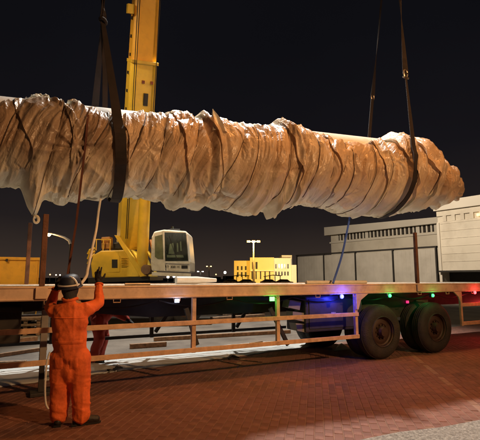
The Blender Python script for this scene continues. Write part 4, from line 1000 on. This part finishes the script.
# carrier below
g0 = W(60, 300, CY).x; g1 = W(212, 300, CY).x
cp(MB().box(g0, g1, CY-0.5, CY+2.0, 0.75, 1.42, ch=0.04).obj('carrier_body', M['chassis']))
cp(MB().box(W(88,300,CY).x, W(140,300,CY).x, CY-0.8, CY+2.2, 0.95, 1.25, ch=0.03).obj('outrigger_box', M['yellow']))
for x in (74, 96, 165, 188):
    c = W(x, 300, CY); w_ = bpy.data.objects.new('wheel', None); COL.objects.link(w_); w_.parent = cn; w_.matrix_parent_inverse = CI; w_.location = (c.x, CY-0.62, 0.56)
    MB().lathe([(0.30,0),(0.45,0.0),(0.53,0.04),(0.56,0.10),(0.56,0.30),(0.52,0.38),(0.30,0.38)], 32, close=True).obj('tyre', M['tyre'], w_, smooth=True)
    MB().lathe([(0.30,0.02),(0.28,0.06),(0.18,0.08),(0.15,0.0),(0.0005,-0.01)], 24).obj('rim', M['rim'], w_, smooth=True)

# yellow container at the left
cy2 = 17.5; ca = W(-70, 258, cy2); cb_ = W(40, 258, cy2)
rz_ = math.atan(200/F); hx = 4.2; zt_ = ca.z
ct_ = empty('yellow_container', 'plain yellow steel container at the left edge beyond the trailer', 'container', (cb_.x, cy2, 0), rz_)
MB().box(-2*hx, 0, 0, 2.4, 0.12, zt_, ch=0.03).obj('body', M['container'], ct_)
MB().box(-2*hx-0.02, 0.0, -0.05, -0.003, zt_-0.10, zt_+0.015, ch=0.01).obj('top_rail', M['container'], ct_)
for x in np.linspace(-2*hx+0.1, -0.1, 7): MB().box(x-0.035, x+0.035, -0.03, -0.002, 0.2, zt_-0.12, ch=0.006).obj('rib', M['container'], ct_)
def onct(px): return (W(px, 268, cy2).x-cb_.x)/math.cos(rz_)*0.93
MB().box(onct(11)-0.04, onct(11)+0.04, -0.09, -0.05, zt_-0.16, zt_-0.06).obj('hook', M['black'], ct_)
text('on', 0.24, Matrix.Translation((onct(3), -0.006, W(0,271,cy2).z)) @ Matrix.Rotation(R(90),4,'X'), mat('brown_letter',(0.25,0.10,0.02),0.6), ct_)
for x in (-2*hx+0.3, -hx, -0.3): MB().box(x-0.15, x+0.15, 0.2, 2.2, 0.0, 0.12).obj('skid', M['black'], ct_)

# low stacks on the far yard, seen dark below the trailer at the left
for k, (x, y, w, h, m, lab) in enumerate(((14,331,0.9,0.75,'grey','grey crate on the yard behind the trailer, nearest the left edge'),(27,334,0.8,0.5,'wood','low brown pallet stack on the yard left of the worker'),(244,318,1.6,0.35,'wood','flat pallet stack on the far yard behind the side rails'))):
    c = G(x, y); e = empty('pallet_stack' if m == 'wood' else 'crate', lab, 'pallets' if m == 'wood' else 'crate', c, 0.3*k)
    n = max(2, int(h/0.13))
    for i in range(n):
        z = i*h/n
        MB().box(-w/2, w/2, -0.4, 0.4, z+h/n*0.55, z+h/n*0.95, ch=0.006).obj('board', M[m], e)
        for xq in (-w/2+0.06, 0, w/2-0.06): MB().box(xq-0.05, xq+0.05, -0.38, 0.38, z, z+h/n*0.54).obj('block', M[m], e)

# ------------------------------------------------------------------ warehouse and yard wall (right)
WV = -60.0; wdir = Vector(((WV-240)/F, 1, 0)).normalized()          # runs away to the left
wn = Vector((wdir.y, -wdir.x, 0)); 
if wn.y > 0: wn = -wn                                                # towards the camera
def wall_frame(px, Y):
    p = W(px, 278, Y); return Vector((p.x, p.y, 0))
def onwall(P0, x, y, proud=0.0):
    r = Vector(ray(x, y)); p0 = P0 + wn*proud; t = p0.dot(wn)/Vector((r.x, r.y, 0)).dot(wn)
    q_ = Vector((r.x*t, r.y*t, HEYE+r.z*t)); return -(q_-P0).dot(wdir), q_.z   # x grows to the right
def wmat(P0):                                                         # local x = right along wall, y = into the building
    mt = Matrix((-wdir, -wn, Vector((0,0,1)))).transposed().to_4x4(); mt.translation = P0; return mt
def place(o, P0): o.matrix_basis = wmat(P0)
P_f = wall_frame(437, 42.0)
# yard wall with panels
yw = empty('yard_wall', 'grey panelled yard wall with dark posts in front of the warehouse', 'wall'); place(yw, P_f)
xs = [onwall(P_f, x, 262)[0] for x in (297, 323.7, 355.3, 393, 415, 436.5)]
za = onwall(P_f, 297, 255.5)[1]; zb_ = onwall(P_f, 436, 245.5)[1]; zm = (za+zb_)/2
for i in range(5):
    pnl = MB().box(xs[i]+0.12, xs[i+1]-0.12, 0, 0.12, 0.02, zm-0.25, ch=0.02)
    po = pnl.obj('panel', M['wallpanel'], yw)
    wd = xs[i+1]-xs[i]-0.24; nr_ = max(3, int(wd/0.45)); rb = MB()
    for k in range(1, nr_): rb.box(xs[i]+0.12+wd*k/nr_-0.05, xs[i]+0.12+wd*k/nr_+0.05, -0.016, -0.002, 0.05, zm-0.3)
    for k in range(1, 6): rb.box(xs[i]+0.14, xs[i+1]-0.14, -0.012, -0.001, k*0.72-0.03, k*0.72+0.03)
    rb.obj('panel_ribs', M['wallpanel'], po)
for x in xs: MB().box(x-0.07, x+0.07, -0.06, 0.18, 0, zm-0.05).obj('post', M['dark'], yw)
MB().box(xs[0]-0.1, xs[-1]+0.1, -0.10, 0.22, zm-0.14, zm+0.02).obj('coping', M['dark'], yw)
# low wing behind the wall
P_m = P_f + Vector((0,0,0)) - wn*6.0
wg = empty('warehouse_wing', 'lower cream warehouse wing with a strip of high windows behind the yard wall', 'building', group='warehouse blocks'); place(wg, P_m)
xl = onwall(P_m, 331, 240)[0]; xr = onwall(P_m, 446, 240)[0]
zl = onwall(P_m, 331, 227)[1]; zr = onwall(P_m, 440, 217.5)[1]
w0z, w1z = onwall(P_m, 337, 241)[1], onwall(P_m, 337, 236)[1]; w0r, w1r = onwall(P_m, 436, 230.5)[1], onwall(P_m, 436, 223)[1]
ws0, ws1 = (w0z+w0r)/2, (w1z+w1r)/2
MB().box(xl, xr, 0, 8, 0, ws0-0.05).obj('wall', M['warehouse'], wg)
MB().box(xl, xr, 0.25, 8, ws0-0.05, ws1+0.05).obj('window_recess', M['dark'], wg)
MB().prism([(xl-0.8, ws1+0.05),(xr, ws1+0.05),(xr, zr),(xl-0.8, zl)], -0.5, 8.5).obj('cornice', M['cornice'], wg)
nwin = 26; wa, wb = onwall(P_m, 337, 240)[0], onwall(P_m, 436.5, 240)[0]
for k in range(nwin+1):
    x = wa + (wb-wa)*k/nwin; big_ = k in (0, 9, 22, nwin)
    MB().box(x-(0.22 if big_ else 0.09), x+(0.22 if big_ else 0.09), 0.02, 0.24, ws0-0.04, ws1+0.04).obj('mullion', M['cornice'], wg)
MB().box(xl, wa-0.2, 0.0, 0.24, ws0-0.048, ws1+0.048).obj('wall', M['warehouse'], wg)
MB().box(wa, wb, 0.12, 0.16, ws0, ws1).obj('pane', M['pane'], wg)
MB().box(xl-0.2, xr, -0.12, -0.004, ws0-0.35, ws0-0.15).obj('sill', M['cornice'], wg)
# tall block on the right
P_r = P_f + wn*0.6
wb_ = empty('warehouse_block', 'tall cream warehouse block at the right edge with high vents', 'building', group='warehouse blocks'); place(wb_, P_r)
xl = onwall(P_r, 438, 240)[0]; xr = xl + 26
zt1 = onwall(P_r, 470, 196.8)[1]; v0, v1 = onwall(P_r, 462, 219.5)[1], onwall(P_r, 462, 213.5)[1]; dz1 = onwall(P_r, 465, 272)[1]
dxa = onwall(P_r, 442.5, 275)[0]
MB().box(xl, dxa, 0, 14, 0, v0).box(dxa, xr, 0.02, 14, dz1, v0).box(xl, xr, 0.15, 14, v0, v1).box(xl, xr, 0, 14, v1, zt1-0.9).obj('wall', M['warehouse'], wb_)
MB().box(xl-0.15, xr, -0.25, 14.2, zt1-0.9, zt1).obj('cornice', M['cornice'], wb_)
MB().box(dxa, xr, 1.2, 13.9, 0, dz1-0.02).obj('loading_opening', M['dark'], wb_)
MB().box(dxa-0.1, xr, -0.5, 0.015, dz1, dz1+0.15).obj('canopy', M['dark'], wb_)
k = 0; x = xl+0.6
while x < xr-1:
    MB().box(x, x+0.34, 0.0, 0.145, v0+0.003, v1-0.003).obj('mullion', M['warehouse'], wb_)
    x += 0.85; k += 1
MB().box(xl, xl+0.25, -0.10, -0.002, 0, v0-0.1).obj('downpipe', M['cornice'], wb_)
for k in range(1, 7): MB().box(xl+0.3, xr, -0.018, -0.001, dz1+0.25+k*0.72, dz1+0.29+k*0.72).obj('cladding_joint', M['warehouse'], wb_)
lx = onwall(P_r, 479, 215)[0]; MB().box(lx-0.12, lx+0.12, -0.2, -0.02, v0+0.15, v0+0.35).obj('wall_lamp', emat('wall_lamp_glow',(1.0,0.6,0.2),2.5), wb_)
# added spot with no lamp body, brightens the warehouse
lamp('added_warehouse_light', 'SPOT', (4, 29, 14), 17000, (1.0, 0.80, 0.58), 0.4, (18, 42, 3), R(110), 0.8)

# ------------------------------------------------------------------ far building and lamps
FY = 130.0
def fbox(e, x0, x1, ytop, dep, name, m, Y=FY, zb=0, yoff=0):
    a, b = W(x0, ytop, Y), W(x1, ytop, Y)
    return MB().box(a.x-e.location.x, b.x-e.location.x, yoff, yoff+dep, zb, a.z).obj(name, m, e)
def fwin(e, x0, x1, y0, y1, Y=FY, yoff=0, m=None, nm='window'):
    a, b = W(x0, y0, Y), W(x1, y1, Y)
    MB().box(a.x-e.location.x, b.x-e.location.x, yoff-0.14, yoff-0.02, b.z, a.z).obj(nm, m or M['pane'], e)
fe = empty('office_building', 'floodlit yellow and white two storey building on the horizon', 'building', (W(265,278,FY).x, FY, 0))
fbox(fe, 234, 250, 260.5, 14, 'wall', M['yellow_wall'], yoff=1.5)
fbox(fe, 250, 274, 257.5, 16, 'wall', M['yellow_wall'])
fbox(fe, 274, 291, 258.0, 16, 'wall', M['white_wall'], yoff=0.3)
fbox(fe, 283, 293.5, 254.5, 10, 'roof_block', M['white_wall'], yoff=4)
fbox(fe, 291, 297, 265.0, 14, 'wall', M['white_wall'], yoff=-0.5)
for x in (237, 241, 245): fwin(fe, x, x+1.6, 266, 270, yoff=1.5, m=M['dark']); fwin(fe, x, x+1.6, 272, 277, yoff=1.5, m=M['dark'])
for x in (252, 255.5): fwin(fe, x, x+2.0, 262, 269, m=M['pane'])
for x in (251.5, 255.5, 260, 264.5, 269): fwin(fe, x, x+1.2, 271.5, 279, m=M['dark'])
for x in (275.3, 278.3, 281.3, 284.3, 287.3):
    fwin(fe, x, x+1.4, 264, 268.5, yoff=0.3); fwin(fe, x, x+1.4, 271.5, 275.5, yoff=0.3)
fbox(fe, 250.3, 273.7, 270.6, 1.0, 'ledge', M['white_wall'], zb=W(250,271.2,FY).z, yoff=-1.05)
def mast(x, ytop, Y, col, est, power, lab, arms=2, grp='lamp masts on the horizon', hw=0.9, r=0.14, nm='lamp_mast'):
    t_ = W(x, ytop, Y); e = empty(nm, lab, 'street lamp', (t_.x, Y, 0), 0, grp)
    MB().tube([(0,0,0),(0,0,t_.z*0.5),(0,0,t_.z)], [r*1.4, r, r*0.7], 8).obj('pole', M['lamp_metal'], e)
    MB().tube([(-hw,0,t_.z),(hw,0,t_.z)], r*0.5, 6).obj('arm', M['lamp_metal'], e)
    for k in range(arms):
        xk = -hw + 2*hw*k/max(1, arms-1) if arms > 1 else 0
        hd_ = MB().box(xk-hw*0.33, xk+hw*0.33, -0.35, 0.2, t_.z-0.05, t_.z+0.2, ch=0.03).obj('lamp_head', M['lamp_metal'], e)
        MB().box(xk-hw*0.32, xk+hw*0.32, -0.42, -0.36, t_.z-0.28, t_.z+0.22).box(xk-hw*0.30, xk+hw*0.30, -0.33, 0.18, t_.z-0.12, t_.z-0.06).obj('lens', emat('mast_lens_%s' % lab[:9], col, est), hd_)
    if power: lamp('mast_light', 'POINT', (t_.x, Y-1.5, t_.z-0.7), power, col, 0.5)
mast(253.5, 241.5, 112, (1.0,0.50,0.10), 2.6, 9000, 'tall yellow-lit lamp mast in front of the office building', 3, hw=1.3, r=0.22)
mast(209, 266.3, 260, (1.0,0.58,0.2), 7, 0, 'small amber lamp mast right of the cab, the taller of the two', hw=1.2, r=0.35)
mast(200.5, 271.5, 260, (1.0,0.93,0.8), 14, 0, 'small white lamp mast right of the cab, the lower one', hw=1.4, r=0.3)
lamp('facade_flood_a', 'SPOT', (W(244,276,FY).x, FY-16, 5), 9000, (1.0,0.60,0.09), 0.5, (W(262,268,FY).x, FY, 4), R(100), 0.7)
lamp('facade_flood_b', 'SPOT', (W(287,276,FY).x, FY-16, 6), 8000, (1.0,0.85,0.55), 0.5, (W(284,268,FY).x, FY, 4), R(100), 0.7)
# low bright lamps right on the horizon
hz_l = [(42,277,(1,.8,.6)),(50,276.6,(1,.5,.2)),(56,277,(1,.8,.6)),(60,277,(1,.85,.7)),(225,274.5,(1,.95,.85)),(168,279,(1,.85,.6)),(174,278.4,(1,.9,.75)),(181,278.6,(1,.85,.65)),(187,278.4,(1,.9,.7)),(8,256.5,(1,.7,.4)),(216,276.5,(1,.6,.2))]
for k, (x, y, c) in enumerate(hz_l):
    if x == 8: continue
    Y = 200.0; big2 = x in (225, 174, 168, 181)
    p = W(x, y-2, Y); e = empty('flood_lamp', {42:'tiny pale lamp on the horizon, leftmost of four beside the worker', 50:'tiny orange lamp on the horizon, second of four left of the worker', 56:'tiny pale lamp on the horizon, third of four left of the worker', 60:'tiny pale lamp on the horizon nearest the worker helmet', 225:'bright white lamp low on the horizon left of the office building', 168:'bright lamp under the crane cab, leftmost of the row', 174:'bright lamp under the crane cab, second of the row', 181:'bright lamp under the crane cab, third of the row', 187:'small lamp at the right corner under the crane cab', 216:'tiny orange lamp between the small masts and the white lamp'}[x], 'lamp', (p.x, Y, 0), 0, 'tiny lamps along the horizon')
    MB().tube([(0,0,0),(0,0,p.z)], 0.12, 6).obj('pole', M['lamp_metal'], e)
    s_ = 0.60 if big2 else 0.32
    MB().lathe([(0.0005,-0.3),(s_*0.7,-0.15),(s_,0.0),(s_*0.8,0.25),(0.0005,0.3)], 12, Matrix.Translation((0,0,p.z))).obj('lens', emat('flood_lens_%d' % k, c, 10 if big2 else 4), e, smooth=True)
# street lamp with curved arm on the left
SY = 40.0
h_ = W(49.5, 234, SY); e_ = W(70.5, 243, SY)
sl = empty('street_lamp', 'street lamp with a long curved pale arm, glowing left of the hanging strap', 'street lamp', (e_.x, SY, 0))
MB().tube([(0,0,0),(0,0,e_.z*0.6),(0,0,e_.z)], [0.12,0.09,0.07], 10).obj('pole', M['chassis'], sl, smooth=True)
pts = [(0,0,e_.z-0.1),(-0.15,0,e_.z+0.25),(-0.6,0,e_.z+0.52),(-1.2,0,e_.z+0.72),(h_.x-e_.x+0.25,0,h_.z+0.02)]
MB().tube(pts, [0.13,0.13,0.11,0.09,0.07], 10).obj('arm', M['cornice'], sl, smooth=True)
hd_ = MB().box(h_.x-e_.x-0.25, h_.x-e_.x+0.3, -0.12, 0.12, h_.z-0.05, h_.z+0.08, ch=0.03).obj('lamp_head', M['lamp_metal'], sl)
MB().lathe([(0.0005,-0.14),(0.12,-0.10),(0.16,0.0),(0.12,0.08),(0.0005,0.1)], 16, Matrix.Translation((h_.x-e_.x-0.02,-0.05,h_.z-0.08))).obj('lens', emat('street_lens',(1.0,0.62,0.25),22), hd_, smooth=True)
lamp('street_lamp_light', 'POINT', (h_.x, SY-0.3, h_.z-0.4), 120, (1.0,0.6,0.25), 0.12)
lamp('street_arm_light', 'POINT', (h_.x+1.2, SY-1.2, h_.z+0.1), 10, (1.0,0.75,0.5), 0.12)
# parked cars and shrubs in front of the far building
def car(x, Y, L_=4.4, lab='', rz=0):
    p = W(x, 279, Y); e = empty('parked_car', lab, 'car', (p.x, Y, 0), rz, 'cars parked by the office building')
    b_ = MB().prism([(-L_/2,0.35),(L_/2,0.35),(L_/2,0.8),(L_*0.33,0.9),(L_*0.18,1.4),(-L_*0.22,1.45),(-L_*0.42,0.95),(-L_/2,0.9)], -0.85, 0.85).obj('body', M['carpaint'], e)
    MB().prism([(L_*0.30,0.92),(L_*0.17,1.34),(-L_*0.2,1.38),(-L_*0.36,0.97)], -0.87, 0.87).obj('window', M['glass'], e)
    for xx_ in (-L_*0.31, L_*0.31):
        for y_ in (-0.88, 0.70): MB().lathe([(0.0005,0),(0.32,0),(0.32,0.18),(0.0005,0.18)], 14, Matrix.Translation((xx_, y_, 0.32))).obj('wheel', M['tyre'], e)
for k, (x, lab) in enumerate(((232,'parked car at the left foot of the office building'),(247,'parked car before the yellow facade'),(269,'parked car where the yellow and white facades meet'),(284,'parked car in front of the white facade'))):
    car(x, 108, lab=lab)
for k, (x0, x1, lab) in enumerate(((230,249,'flat car shade roof left of the lamp mast'),(264,281,'flat car shade roof right of the lamp mast'))):
    a, b = W(x0, 275.2, 100), W(x1, 275.2, 100); e = empty('car_shade', lab, 'canopy', ((a.x+b.x)/2, 100, 0), 0, 'car shades by the office building'); hw_ = (b.x-a.x)/2
    MB().prism([(-hw_,a.z-0.25),(0,a.z+0.1),(hw_,a.z-0.05),(hw_,a.z-0.2),(0,a.z-0.05),(-hw_,a.z-0.4)], -1.5, 2).obj('roof', M['dark'], e)
    for xx_ in (-hw_*.9, -hw_*.3, hw_*.3, hw_*.9): MB().box(xx_-.08, xx_+.08, -0.1, 0.1, 0, a.z-0.15).obj('post', M['dark'], e)
# dark low skyline
sk = MB()
x = -260
while x < 330:
    w_ = random.uniform(8, 30); h = random.uniform(1.5, 5.0); sk.box(x, x+w_, 420+random.uniform(0,60), 500, 0, h); x += w_*random.uniform(0.8, 1.6)
o = sk.obj('distant_skyline', M['dark']); o['kind'] = 'structure'
